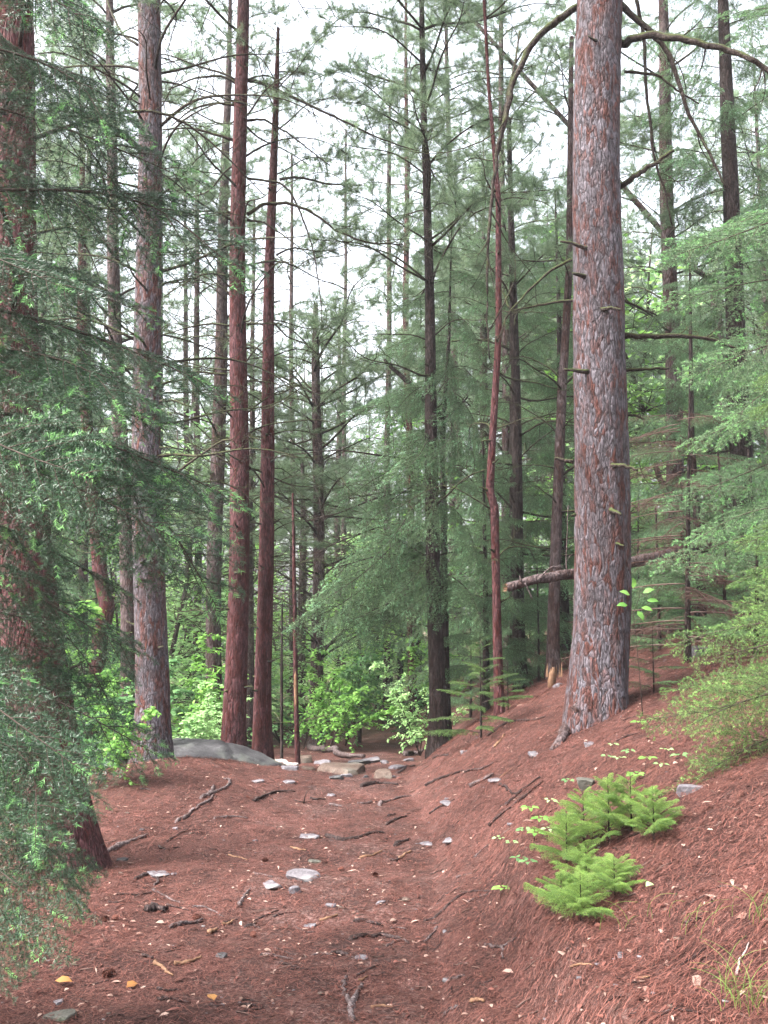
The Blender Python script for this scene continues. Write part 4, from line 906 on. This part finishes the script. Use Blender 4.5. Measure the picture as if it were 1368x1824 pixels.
A = Acc(); g = np.random.default_rng(4); e = q[0]; n = 26
A.needles(e + g.normal(size=(n, 3)) * [.0, .02, .02], np.array([-1, 0, -.15]) + g.normal(size=(n, 3)) * .1, g.uniform(.02, .05, n), .012, 0); part('splintered_end', A, [TAN], lg)

# ------------------------------------------------------------------ rocks
def rock_arr(seed, sub=3, ang=.5, flat=True):
    bm = bmesh.new(); bmesh.ops.create_icosphere(bm, subdivisions=sub, radius=1.)
    V = np.array([v.co[:] for v in bm.verts]); Fc = np.array([[v.index for v in f.verts] for f in bm.faces]); bm.free()
    g = np.random.default_rng(seed)
    for k in range(9):   # chop flat facets
        n = g.normal(size=3); n /= np.linalg.norm(n); d = g.uniform(.42, .8); s = V @ n; ov = np.clip(s - d, 0, None); V = V - ov[:, None] * n * (ang + .4)
    if flat: V[:, 2] = np.where(V[:, 2] > .38, .38 + (V[:, 2] - .38) * .18, V[:, 2])
    V = V * (1 + .10 * vn(V[:, 0] * 2.2 + seed, V[:, 1] * 2.2 + V[:, 2] * 1.7, seed)[:, None] * 2 + .03 * vn(V[:, 0] * 8, V[:, 1] * 8 + V[:, 2] * 5, seed)[:, None])
    return V, Fc
def rock(label, px, py, w_, h_, m, seed, depth=None, name='rock', tilt=0., sink=.42, rot=None, sub=4, cat='rock'):
    """px, py: the stone's lower middle; w_, h_ in photo pixels"""
    p = G(px, py); d = p[1]; sx = w_ / 2 / F * d; sz = h_ / F * d; sy = (depth or w_ * .8) / 2 / F * d
    V, Fc = rock_arr(seed, sub); g = np.random.default_rng(seed); a = g.uniform(-.4, .4) if rot is None else rot
    V = V * [sx, sy, max(sz * .8, sx * .2) / (2 - 2 * sink) * 1.15]
    ca, sa = math.cos(a), math.sin(a); V = V @ np.array([[ca, sa, 0], [-sa, ca, 0], [0, 0, 1]])
    ct, st = math.cos(tilt), math.sin(tilt); V = V @ np.array([[ct, 0, st], [0, 1, 0], [-st, 0, ct]])
    V[:, 2] += (1 - 2 * sink) * max(sz * .8, sx * .2) / (2 - 2 * sink) * .9
    loc = p + [0, sy * .5, 0]; loc[2] = hz(loc[0], loc[1]) - .15 * max(sz * .8, sx * .2)
    A = Acc(); A.add(V, Fc, 0); o = link(name, to_mesh(name, A.arrays(), [m], False)); o.location = Vector(loc); return tag(o, label, cat)
# broad granite boulder behind the mound
V, Fc = rock_arr(77, 5, .3); 
V = V * [.72, .75, .30]; V[:, 2] += .03
for (lab, px, py, d, sc, rz, m, sd_) in [('flat grey boulder running from the straight pine to the slim red pair', 388, 1366, 10.9, (1.05, 1.0, .98), -.08, ROCK, 77)]:
    V, Fc = rock_arr(sd_, 5, -.15, False); V = V + (V / np.linalg.norm(V, axis=1)[:, None]) * (.16 * vn(V[:, 0] * 3 + V[:, 2], V[:, 1] * 3 + V[:, 2] * 2, 5) + .07 * vn(V[:, 0] * 8 + V[:, 2], V[:, 1] * 8, 6) - .10 * np.exp(-((V[:, 0] + .5 * V[:, 1] - .1) / .05) ** 2))[:, None]
    V = V * [.72, .75, .30]
    p = P(px, py, d); A = Acc(); A.add(V, Fc, 0); o = link('boulder', to_mesh('boulder', A.arrays(), [m])); o.location = Vector((p[0], p[1], p[2])); o.scale = sc; o.rotation_euler = (0, .2, rz); tag(o, lab, 'boulder')
rocks = [
 ('rounded brown stone left of the dark log on the path lip', 540, 1358, 40, 32, ROCKT), ('light grey stone behind the long brown rock', 576, 1362, 34, 24, ROCKL), ('long low brown grey rock across the path lip', 612, 1380, 104, 40, ROCKT), ('broken pale rock at the left end of the path lip', 515, 1372, 34, 20, ROCKL), ('squat grey rock in front of the long low rock', 596, 1388, 30, 18, ROCK), ('broken slab on the right end of the path lip', 706, 1370, 36, 18, ROCKL), ('angular grey rock beyond the small pale stones of the lip', 640, 1362, 40, 24, ROCK), ('pale broken stone farther right on the lip beside the stub', 730, 1356, 26, 14, ROCKL),
 ('small brown stone beside the pale log', 549, 1372, 26, 20, ROCKT), ('rounded tan rock near the right end of the path lip', 682, 1386, 46, 38, ROCKT), ('flat pale slab beyond the tan rock', 664, 1358, 50, 18, ROCKL),
 ('small pale stone on top edge of the tan rock', 687, 1360, 20, 12, ROCKL), ('small grey stone below the long low rock', 652, 1386, 20, 14, ROCK), ('bluish stone left of the dark pine root', 748, 1318, 14, 9, ROCKL),
 ('tilted lilac grey slab in the middle of the path', 541, 1566, 66, 22, ROCKL), ('blocky pale stone just below the tilted slab', 524, 1592, 32, 26, ROCKL), ('flat grey stone left of the tilted slab', 482, 1582, 44, 12, ROCKL), ('small dark mossy stone above the tilted slab', 560, 1538, 28, 14, ROCKM),
 ('small white stone below right of the slab', 588, 1616, 22, 9, ROCKL), ('pale pebble stone in the lower path middle', 552, 1652, 22, 12, ROCKL), ('white stone right of path centre with a dark back', 680, 1610, 22, 12, ROCKL), ('cream stone right of the white one with dark back', 722, 1606, 20, 12, ROCKT),
 ('cream stone beside the snapped root stub', 643, 1710, 22, 10, ROCKL), ('grey stone left of centre near the bottom sticks', 396, 1706, 24, 14, ROCK), ('white chipped stone near the lower left corner', 104, 1790, 26, 14, ROCKL), ('mossy stone under the lower left fir boughs', 100, 1818, 60, 26, ROCKM),
 ('mossy rock on the bank above the seedling clump', 1048, 1402, 46, 40, ROCKM), ('lilac rock half under the right hand spruce boughs', 1232, 1412, 56, 32, ROCKL), ('small pale stone below the foot of the thick pine', 1052, 1328, 28, 13, ROCKL), ('grey rock in the shade beyond the thick pine', 1250, 1165, 66, 38, ROCK),
 ('flat white stone on the mid path left of centre', 460, 1394, 34, 7, ROCKL), ('faint grey stone on the mid path', 512, 1396, 24, 7, ROCKL), ('small pale stone on the path below the tan rock', 588, 1418, 18, 7, ROCKL), ('pale oval stone in the upper path centre', 615, 1384, 26, 9, ROCKL),
 ('flat grey stone embedded below the forked root', 550, 1492, 36, 8, ROCKL), ('grey stone behind the looping root', 280, 1562, 40, 10, ROCKL), ('lilac stone left of the path near the pine foot', 215, 1534, 26, 12, ROCK), ('white stone on the lower bank near the Y shaped stick', 793, 1660, 9, 8, ROCKL),
 ('narrow white stone on the bank slope', 1026, 1425, 10, 12, ROCKL), ('flat pale stone on the slope left of the bank pine', 800, 1432, 30, 8, ROCKL), ('pale flat stone beside the thin grey branch', 886, 1392, 30, 9, ROCKL), ('small stone at the top edge of the bank left of the thick pine', 997, 1222, 24, 14, ROCKL),
 ('pale stone on the slope below the spruce sapling', 828, 1340, 16, 8, ROCKL), ('thin white stone lying mid bank', 802, 1500, 30, 6, ROCKL), ('pale stone at the foot of the dark root on the bank', 760, 1505, 26, 8, ROCKL), ('blue grey stone upright on the near right slope', 1108, 1706, 14, 22, ROCKL),
 ('small grey stone on the left of the mid path', 312, 1478, 12, 8, ROCKL), ('grey pebble stone near the left mound', 252, 1480, 12, 8, ROCK), ('pale pebble stone by the curved grey root', 308, 1558, 12, 6, ROCKL), ('low stone on the path between the stick and the slab', 700, 1385, 14, 8, ROCKL), ('pale stone on the slope below the thick pine root', 955, 1345, 26, 10, ROCKL)]
for k, (lab, px, py, w_, h_, m) in enumerate(rocks):
    rock(lab, px, py, w_, h_, m, 600 + k, depth=w_ * (1.3 if h_ < w_ * .4 else .9), tilt=.12 * math.sin(k * 2.1))

# ------------------------------------------------------------------ roots, sticks and logs on the ground
def stick(label, paths, wpx, m, name='root', cat='root', lift=.5, seed=0, taper=.45, mats=None, group=None):
    A = Acc(); first = None; g = np.random.default_rng(seed + 1)
    for pts in paths:
        w_ = np.array([G(*p) for p in pts]); d = w_[0][1]; r0 = wpx / 2 / F * d
        n = 6 * (len(w_) - 1) + 1; q = np.stack([np.interp(np.linspace(0, len(w_) - 1, n), range(len(w_)), w_[:, k]) for k in range(3)], 1)
        for _ in range(2): q[1:-1] = .25 * q[:-2] + .5 * q[1:-1] + .25 * q[2:]
        q[1:-1] += g.normal(size=(n - 2, 3)) * r0 * .3
        q[:, 2] = height(q[:, 0], q[:, 1]) + r0 * lift
        if name == 'root': q[0, 2] -= r0 * 1.6; q[-1, 2] -= r0 * 1.6
        u = np.linspace(0, 1, n); rr = r0 * (1 - (1 - taper) * u) * (1 + .15 * np.sin(u * 11 + seed))
        A.tube(q, rr, 9, 0, rough=.3, seed=seed)
        if first is None: first = q[len(q) // 2]
    return solo(name, A, [m], label, cat, first, group)
sticks = [
 ('twisted grey root winding down the left side of the path', [[(311, 1467), (335, 1455), (349, 1439), (375, 1427), (381, 1415)], [(355, 1424), (381, 1412), (408, 1399), (409, 1390), (399, 1388)], [(374, 1414), (381, 1398)]], 8, ROOTM, 'root'),
 ('curved dark stick on the path left of centre', [[(453, 1428), (472, 1418), (492, 1412), (526, 1412)]], 6, ROOTD, 'stick'),
 ('short dark root right of the upright twig', [[(584, 1434), (598, 1436), (612, 1438)]], 6, ROOTM, 'root'),
 ('arched grey root below the twisted root', [[(381, 1459), (400, 1456), (416, 1455), (443, 1459)]], 6, ROOTM, 'root'),
 ('thick grey root leading from the left pine foot', [[(186, 1522), (215, 1508), (240, 1498), (265, 1488)]], 11, ROOTM, 'root'),
 ('looping dark root beside a pale stone', [[(238, 1568), (255, 1560), (270, 1557), (283, 1562), (276, 1580)]], 9, ROOTD, 'root'),
 ('thin pale root running down from the loop', [[(270, 1584), (295, 1596), (325, 1610)]], 5, ROOTM, 'root'),
 ('thin pale root continuing toward path centre', [[(343, 1615), (370, 1618), (402, 1635)]], 5, ROOTM, 'root'),
 ('thin red brown twig below the looping root', [[(208, 1595), (240, 1597), (270, 1591)]], 4, ROOTD, 'stick'),
 ('forked dark twig at left of the chunky log', [[(194, 1608), (212, 1611), (232, 1603)], [(205, 1621), (222, 1610)]], 4, ROOTD, 'stick'),
 ('chunky short brown log piece on the left', [[(262, 1625), (280, 1623), (297, 1626)]], 15, ROOTD, 'log'),
 ('bent grey stick with a cone above it', [[(303, 1654), (329, 1647), (352, 1645), (361, 1640)]], 8, ROOTM, 'stick'),
 ('short tan wood chip near path centre left', [[(369, 1663), (388, 1659)]], 8, TAN, 'stick'),
 ('grey stick pointing up the path below the flat stones', [[(426, 1617), (435, 1599), (446, 1585)]], 7, ROOTM, 'stick'),
 ('short brown stick slanting down at lower left', [[(276, 1716), (292, 1729), (308, 1741)]], 7, TAN, 'stick'),
 ('brown stick lying level at lower left', [[(311, 1720), (335, 1717), (358, 1708)]], 8, TAN, 'stick'),
 ('small brown stick above the slanting one', [[(254, 1703), (264, 1707), (275, 1709)]], 6, ROOTD, 'stick'),
 ('small arched root above a lone cone', [[(435, 1654), (450, 1647), (464, 1655)]], 6, ROOTD, 'root'),
 ('dark snaking root just right of path centre', [[(630, 1643), (645, 1639), (662, 1644), (681, 1650)]], 8, ROOTD, 'root'),
 ('long grey root ending in a dark knob', [[(623, 1674), (652, 1668), (681, 1665), (707, 1672), (732, 1681)]], 9, ROOTD, 'root'),
 ('snapped root stub with a round broken end', [[(590, 1701), (605, 1700), (622, 1704)]], 12, ROOTD, 'root'),
 ('thin root leading into the snapped stub', [[(556, 1702), (575, 1700), (592, 1702)]], 5, ROOTM, 'root'),
 ('thin grey root at lower centre left', [[(462, 1701), (490, 1704), (528, 1711)]], 7, ROOTM, 'root'),
 ('forked grey root at the bottom middle of the path', [[(626, 1823), (624, 1790), (610, 1760), (616, 1741)], [(627, 1800), (634, 1774), (650, 1749)]], 12, ROOTM, 'root'),
 ('dark wavy root across the path right of centre', [[(579, 1487), (601, 1497), (637, 1495), (659, 1486), (689, 1484)]], 9, ROOTD, 'root'),
 ('dark thick root below the long low rock', [[(645, 1402), (660, 1397), (674, 1396), (710, 1398)]], 9, ROOTD, 'root'),
 ('grey root at the start of the right slope', [[(674, 1436), (692, 1428), (710, 1422), (736, 1416)]], 7, ROOTM, 'root'),
 ('short grey root left of the sloping one', [[(637, 1431), (655, 1432), (674, 1429)]], 6, ROOTM, 'root'),
 ('thin twig on the lower right slope', [[(765, 1451), (785, 1438), (809, 1425)]], 4, ROOTD, 'stick'),
 ('dark forked root at the slope foot', [[(685, 1471), (706, 1460), (729, 1453)], [(690, 1455), (706, 1450)]], 6, ROOTD, 'root'),
 ('dark root knuckle beside a white stone', [[(703, 1509), (718, 1501), (732, 1495)]], 9, ROOTD, 'root'),
 ('long thin branch lying along the bank', [[(758, 1401), (791, 1385), (827, 1376), (857, 1372), (879, 1360)]], 5, ROOTD, 'stick'),
 ('flat grey branch on the bank slope', [[(838, 1403), (860, 1392), (879, 1383)]], 8, ROOTM, 'stick'),
 ('long dark stick slanting below the thick pine', [[(871, 1473), (904, 1444), (940, 1416), (968, 1393)]], 6, ROOTD, 'stick'),
 ('shorter dark stick lying above the long slanting one', [[(902, 1436), (919, 1418), (962, 1386)], [(890, 1400), (905, 1408), (918, 1417)]], 6, ROOTD, 'stick'),
 ('overhanging root along the eroded bank', [[(754, 1641), (791, 1621), (820, 1595), (848, 1588), (875, 1586)]], 6, ROOTD, 'root'),
 ('short root above the overhanging one', [[(787, 1596), (812, 1586), (835, 1575)]], 5, ROOTD, 'root'),
 ('Y shaped pale brown stick at the bank foot', [[(864, 1687), (893, 1689), (919, 1674)], [(893, 1688), (897, 1710)]], 6, ROOTM, 'stick'),
 ('curved grey root left of the Y shaped stick', [[(780, 1650), (769, 1668), (754, 1678)]], 6, ROOTM, 'root'),
 ('dark log lying across the path lip', [[(553, 1336), (580, 1341), (601, 1344), (648, 1353)]], 13, ROOTM, 'log'),
 ('bleached pale log beside the flat boulder', [[(482, 1359), (505, 1362), (530, 1366)]], 11, PALE, 'log'),
 ('short log stub with a black end right of the path', [[(722, 1346), (735, 1344), (750, 1342)]], 11, ROOTM, 'log'),
 ('grey root trailing right of the tan rock', [[(692, 1378), (715, 1372), (742, 1364)]], 7, ROOTM, 'root'),
 ('dark root at the foot of the dark pine', [[(762, 1342), (770, 1330), (776, 1312)]], 7, ROOTD, 'root'),
 ('pale crooked twig at lower right', [[(1312, 1740), (1318, 1712), (1326, 1700), (1334, 1683)]], 5, PALE, 'stick'),
 ('dark stick lying on the near right slope', [[(1222, 1650), (1238, 1644), (1254, 1634)]], 7, ROOTD, 'stick'),
 ('thin branch below the foot of the thick pine', [[(1098, 1322), (1120, 1312), (1142, 1306)]], 4, ROOTD, 'stick'),
 ('arched thin branch on the bank near the spruce sapling', [[(868, 1312), (895, 1292), (930, 1284), (972, 1278)]], 5, ROOTD, 'stick'),
 ('tan splint of wood on the bank', [[(881, 1332), (890, 1322), (898, 1310)]], 5, TAN, 'stick'),
 ('black root end on the bank left of the sticks', [[(770, 1352), (785, 1346), (800, 1347)]], 5, ROOTD, 'root'),
 ('reddish stick left of centre on the lower path', [[(280, 1782), (310, 1783), (340, 1788)]], 6, ROOTD, 'stick'),
 ('thin stick above the reddish one', [[(280, 1764), (300, 1767), (322, 1766)]], 5, ROOTD, 'stick'),
 ('short stick near bottom centre left', [[(425, 1790), (440, 1792), (456, 1796)]], 6, ROOTD, 'stick'),
 ('brown bark piece near the bottom right of the path', [[(840, 1787), (852, 1784), (862, 1788)]], 8, TAN, 'stick'),
 ('dark flat root piece at bottom right of the path', [[(790, 1806), (803, 1798), (816, 1796)]], 9, ROOTM, 'root'),
 ('thin grey root right of the forked bottom root', [[(790, 1746), (808, 1744), (830, 1738)]], 6, ROOTM, 'root'),
 ('brown twig below the tilted slab', [[(546, 1562), (556, 1561), (567, 1563)]], 6, TAN, 'stick')]
for k, (lab, paths, w_, m, nm) in enumerate(sticks):
    stick(lab, paths, w_, m, nm, nm, .35 if nm == 'root' else .8, k)
g = np.random.default_rng(808)
for k in range(46):
    px = g.uniform(220, 1330); py = 1824 - 430 * g.random() ** .9
    if 930 < px < 1240 and 1380 < py < 1670: continue
    a = g.uniform(-.7, .5) - (.35 if px > 760 else 0); l = g.uniform(14, 52); mx, my = math.cos(a) * l, math.sin(a) * l * .7
    stick('weathered twig lying loose among the needles', [[(px, py), (px + mx * .5, py + my * .5 + g.uniform(-4, 4)), (px + mx, py + my)]], g.uniform(2.5, 6), [ROOTM, ROOTD, TAN][k % 3], 'stick', 'stick', .5, 300 + k, group='loose twigs among the needles')
# upright dead twig
A = Acc(); p = G(541, 1432); A.tube(np.array([p, p + [.01, 0, .06], p + [.03, .01, .115]]), [.006, .005, .003], 6, 0); A.tube(np.array([G(524, 1427) + [0, 0, .01], p + [0, 0, .012], G(556, 1429) + [0, 0, .01]]), [.004, .005, .003], 6, 0)
solo('stick', A, [ROOTD], 'dead twig standing upright on the path', 'stick', p)
# splintered stump on the bank skyline
A = Acc(); p = G(984, 1222); g = np.random.default_rng(3); A.tube(np.array([p - [0, 0, .1], p + [0, 0, .12], p + [.02, 0, .2]]), [.05, .045, .02], 10, 0, rough=.4)
A.needles(p + g.normal(size=(14, 3)) * [.03, .03, .0] + [0, 0, .1], np.tile([0.05, 0, 1.], (14, 1)), g.uniform(.08, .18, 14), .03, 0); solo('stump', A, [TAN], 'small splintered tan stump left of the thick pine', 'stump', p)
# pine cones
def cone_arr(seed, L=.05, r=.019):
    A = Acc(); g = np.random.default_rng(seed); s = np.linspace(0, 1, 9); A.tube(np.stack([s * L, 0 * s, 0 * s], 1), r * .6 * np.sin(np.pi * (.12 + .8 * s)), 7, 0)
    for k in range(70):
        u = k / 70; a = k * 2.4; rr = r * np.sin(np.pi * (.12 + .8 * u)) ; b = np.array([u * L, math.cos(a) * rr * .5, math.sin(a) * rr * .5]); d = np.array([.5, math.cos(a), math.sin(a)]); d /= np.linalg.norm(d)
        A.leaves(b[None], d[None], np.array([[-1., .2, .1]]), rr * .75 + .003, .011, 0)
    return A.arrays()
CM = to_mesh('pine_cone', cone_arr(1), [CONE])
for k, (px, py, lab) in enumerate([(343, 1638, 'pine cone just above the bent grey stick'), (453, 1671, 'lone pine cone under the small arched root'), (205, 1736, 'larger pine cone at lower left by a grey stone'), (183, 1640, 'left one of two small cones at left of path'), (201, 1641, 'right one of two small cones at left of path'),
                              (478, 1534, 'dark pine cone above the tilted slab'), (666, 1560, 'small red cone right of the tilted slab'), (603, 1552, 'tiny cone at the right tip of the tilted slab'), (446, 1424, 'cone near the curved dark stick')]):
    p = G(px, py); o = link('pine_cone', CM); o.location = Vector(p + [0, 0, .012]); s = .8 + .35 * (k == 2) ; o.scale = (s, s, s); o.rotation_euler = (0, .1, k * 1.9); tag(o, lab, 'pine cone', 'fallen pine cones')
# chips and single leaves
for k, (px, py, ln, m, lab) in enumerate([(98, 1752, .075, YEL, 'orange bark chip among needles at lower left'), (225, 1764, .07, YEL, 'yellow leaf at lower left'), (381, 1788, .07, YEL, 'curled yellow leaf near bottom centre left'), (293, 1648, .05, LITLEAF, 'pink chip beside the bent grey stick'),
                                     (1162, 1580, .05, LEAF3, 'single round green leaf on the near right slope'), (1255, 1600, .07, LITLEAF, 'pale dead leaf on the near right slope'), (1310, 1640, .07, LITLEAF, 'pale dead leaf at the right edge slope'), (1235, 1765, .08, LITLEAF, 'pink dead leaf near the bottom right corner'),
                                     (1003, 1708, .05, LITLEAF, 'upright pink dead leaf below the seedling clump'), (915, 1738, .05, LITLEAF, 'curled pale leaf at the bank foot'), (706, 1642, .04, LITLEAF, 'small pink chip right of the snaking root')]):
    p = G(px, py); A = Acc(); g = np.random.default_rng(k); A.leaves((p + [0, 0, .012])[None], np.array([[math.cos(k), math.sin(k), .1]]), np.array([[.2, -.3, 1.]]), ln, ln * .6, 0); solo('leaf', A, [m], lab, 'leaf', p)

# small broadleaf seedlings on the bank
def seedling(label, px, py, n, leaf, m, h_=.06, spread=.05, seed=0, name='seedling'):
    p = G(px, py); g = np.random.default_rng(seed); A = Acc(); s = np.array([p, p + [.0, 0, h_ * .6], p + [.01, 0, h_]]); A.tube(s, [.0015, .0013, .001], 4, 1)
    a = g.uniform(0, 6) + np.arange(n) * 6.283 / n; b = s[2] + np.stack([np.cos(a), np.sin(a), a * 0], 1) * spread * .3
    A.leaves(b, np.stack([np.cos(a), np.sin(a), g.uniform(-.2, .25, n)], 1), np.stack([g.normal(size=n) * .15, g.normal(size=n) * .15 - .35, np.ones(n)], 1), leaf * g.uniform(.8, 1.15, n), leaf * .62, 0)
    return solo(name, A, [m, TWIG], label, 'seedling', p)
seeds = [(886, 1508), (930, 1502), (952, 1500), (908, 1524), (923, 1546), (941, 1460), (978, 1440), (1010, 1410), (1135, 1300), (1090, 1345), (1118, 1352), (1150, 1372), (1175, 1378), (1208, 1368), (1130, 1395), (1100, 1370), (1080, 1362), (960, 1480), (1185, 1350), (938, 1560), (892, 1600), (975, 1500), (1010, 1470)]
words = ['leftmost on the bank below the sticks', 'left of the seedling clump', 'next to the clump left edge', 'low on the bank left of the clump', 'with upright leaves left of the clump', 'above left of the clump', 'at the upper left of the clump', 'by the mossy rock', 'beside the thick pine root', 'below the thin branch under the thick pine',
         'in the creeping patch, its left part', 'in the creeping patch, centre', 'in the creeping patch, right part', 'at the right end of the creeping patch', 'at the bottom of the creeping patch', 'left edge of the creeping patch', 'above the mossy rock', 'above the clump left edge', 'top of the creeping patch', 'lowest one left of the clump', 'tiny one at the eroded bank', 'against the clump left side', 'on top of the clump left side']
for k, ((px, py), wd) in enumerate(zip(seeds, words)):
    seedling('small green leafy seedling ' + wd, px, py, 4 + k % 3, .032 + .006 * (k % 3), [LEAF3, LEAF2, LEAF][k % 3], .05 + .02 * (k % 2), .05, 900 + k)
# the little compound-leaf sapling beside the thick pine
p = P(1128, 1092, 7.3); b0 = gnd(p); root = thing('sapling', 'light green compound leaves of a sapling right of the thick pine', 'sapling', b0)
A = Acc(); A.tube(np.array([b0 + [.05, 0, 0], b0 * .5 + p * .5 + [.03, 0, 0], p, P(1140, 1060, 7.25)]), [.004, .003, .002, .0015], 5, 0); part('stem', A, [TWIG], root)
A = Acc(); g = np.random.default_rng(8)
for (cx_, cy_, a0) in [(1122, 1060, 2.4), (1145, 1056, .7), (1118, 1078, 3.0), (1142, 1082, -.4), (1128, 1048, 1.6), (1135, 1088, -1.3), (1152, 1070, .1)]:
    c = P(cx_, cy_, 7.25); A.leaves(c[None] - [[0, 0, 0]], np.array([[math.cos(a0), -.3, math.sin(a0) * .5]]), np.array([[.1, -.9, .8]]), .085, .045, 0)
part('foliage', A, [LEAF], root)
# grass tuft near lower right
A = Acc(); g = np.random.default_rng(31)
for (px, py, n) in [(1330, 1800, 26), (1300, 1770, 12), (1350, 1640, 10), (1240, 1670, 5), (1180, 1640, 4), (1100, 1660, 4)]:
    p = G(px, py)
    for k in range(n):
        b = p + [g.normal() * .035, g.normal() * .035, 0]; a = g.uniform(0, 6.28); l = g.uniform(.08, .2); tt = np.linspace(0, 1, 7)[:, None]; q = b + np.array([[math.cos(a), math.sin(a), 0.]]) * l * .8 * tt ** 1.8 + np.array([[0, 0, 1.]]) * l * (1.25 * tt - .6 * tt ** 2)
        A.tube(q, np.linspace(.0011, .0003, 7), 3, 0, cap=False)
solo('grass', A, [GRASS], 'thin grass blades on the near right slope', 'grass', G(1330, 1800), kind='stuff')

# ------------------------------------------------------------------ litter
g = np.random.default_rng(55)
def scatter(n, x0, x1, y0, y1, pw=1.6):
    y = y0 + (y1 - y0) * g.random(n) ** pw; x = g.uniform(-1, 1, n); x = np.where(True, x * (y * .42 + .5), x); return np.clip(x, x0, x1), y
n = 230000
x, y = scatter(n, -4, 5.5, 2.0, 13, 1.7)
keep = (g.random(n) < (.6 + .65 * (sstep(.2, 1., x) + sstep(1.1, 1.9, -x)))) ; x = x[keep]; y = y[keep]; n = len(x)
z = height(x, y) + g.uniform(.001, .016, n) * np.where(x > .5, 1.8, 1); a = g.uniform(0, 6.283, n); l = g.uniform(.03, .085, n)
e = .02; nxg = (height(x + e, y) - height(x - e, y)) / (2 * e); nyg = (height(x, y + e) - height(x, y - e)) / (2 * e)
dr = np.stack([np.cos(a), np.sin(a), nxg * np.cos(a) + nyg * np.sin(a) + g.normal(size=n) * .12], 1); dr /= np.linalg.norm(dr, axis=1)[:, None]
A = Acc(); side = np.cross(dr, np.array([0, 0, 1.])); side /= np.linalg.norm(side, axis=1)[:, None]; wd = (.0006 + .00023 * y)[:, None]; b = np.stack([x, y, z], 1)
V = np.stack([b - side * wd, b + side * wd, b + dr * l[:, None]], 1).reshape(-1, 3); A.add(V, np.arange(3 * n).reshape(-1, 3), 0)
o = link('fallen_needles', to_mesh('fallen_needles', A.arrays(), [LITTER])); tag(o, 'loose rust red pine needles strewn over the ground', 'needles', kind='stuff')
n = 9000; x, y = scatter(n, -3.5, 5, 2.0, 16, 1.5); z = height(x, y) + .006; A = Acc()
a = g.uniform(0, 6.283, n); A.leaves(np.stack([x, y, z], 1), np.stack([np.cos(a), np.sin(a), g.normal(size=n) * .15], 1), np.stack([g.normal(size=n) * .25, g.normal(size=n) * .25, np.ones(n)], 1), g.uniform(.008, .042, n) * (1 + .9 * (g.random(n) < .12)), g.uniform(.006, .02, n), np.where(g.random(n) < .5, 0, 1).repeat(4))
o = link('leaf_litter', to_mesh('leaf_litter', A.arrays(), [LITLEAF, LITTER])); tag(o, 'small bark flakes and dead leaf scraps over the ground', 'leaf litter', kind='stuff')
A = Acc(); n = 1100; x, y = scatter(n, -2.6, 3, 2.0, 14, 1.4)
rv = [rock_arr(700 + k, 1) for k in range(5)]
for k in range(n):
    V, Fc = rv[k % 5]; s = g.uniform(.004, .014) * (2.2 if g.random() < .12 else 1); A.add(V * [s, s * g.uniform(.7, 1.2), s * .5] + [x[k], y[k], hz(x[k], y[k]) + s * .1], Fc, int(g.random() < .6))
o = link('pebbles', to_mesh('pebbles', A.arrays(), [ROCKL, ROCKT])); tag(o, 'scattered pebbles on the worn path', 'pebbles', kind='stuff')
A = Acc(); n = 1500; x, y = scatter(n, -3.5, 5, 2.0, 14, 1.4)
for k in range(n):
    a = g.uniform(0, 6.28); l = g.uniform(.02, .11); p0 = np.array([x[k], y[k], hz(x[k], y[k]) + .004]); e_ = p0[:2] + np.array([math.cos(a), math.sin(a)]) * l; p1 = np.array([e_[0], e_[1], hz(e_[0], e_[1]) + .005]); m_ = (p0 + p1) / 2 + g.normal(size=3) * l * .06
    A.tube(np.array([p0, m_, p1]), g.uniform(.0012, .0032), 4, int(g.integers(0, 2)))
o = link('twig_litter', to_mesh('twig_litter', A.arrays(), [ROOTD, DEADTWIG])); tag(o, 'tiny broken twigs littering the ground', 'twigs', kind='stuff')
# ground cover of leaves on the far forest floor
A = Acc(); n = 26000; x = g.uniform(-22, 22, n); y = g.uniform(11, 45, n); ok = ~((x > -1.6) & (x < 1.3 + .0 * y) & (y < 27)) & ~((x > .3) & (y < 15) & (x < 4)); x = x[ok]; y = y[ok]; n = len(x)
cl = vn(x * .6, y * .6, 9) > -.05; x = x[cl]; y = y[cl]; n = len(x); z = height(x, y) + g.uniform(.05, .4, n)
A.leaves(np.stack([x, y, z], 1), np.stack([g.normal(size=n), g.normal(size=n), g.normal(size=n) * .2], 1), np.stack([g.normal(size=n) * .3, g.normal(size=n) * .3, np.ones(n)], 1), g.uniform(.06, .12, n), .06, 0)
o = link('ground_cover', to_mesh('ground_cover', A.arrays(), [LEAF2])); tag(o, 'low green ground cover across the forest floor', 'ground cover', kind='stuff')

# ------------------------------------------------------------------ haze
bm = bmesh.new(); bmesh.ops.create_cube(bm, size=1.); me = bpy.data.meshes.new('haze'); bm.to_mesh(me); bm.free()
hm = bpy.data.materials.new('haze_air'); hm.use_nodes = True; t = hm.node_tree; t.nodes.clear()
pv = t.nodes.new('ShaderNodeVolumePrincipled'); pv.inputs['Color'].default_value = (.95, .97, 1, 1); pv.inputs['Density'].default_value = .0009; pv.inputs['Anisotropy'].default_value = .2
ou = t.nodes.new('ShaderNodeOutputMaterial'); t.links.new(pv.outputs[0], ou.inputs['Volume']); me.materials.append(hm)
zmin = float(ZZ.min()) - 1.2
hzb = link('haze', me); hzb.scale = (190, 180, 24 - zmin); hzb.location = (0, 50, (24 + zmin) / 2); tag(hzb, 'pale damp haze hanging in the forest', None, kind='stuff')
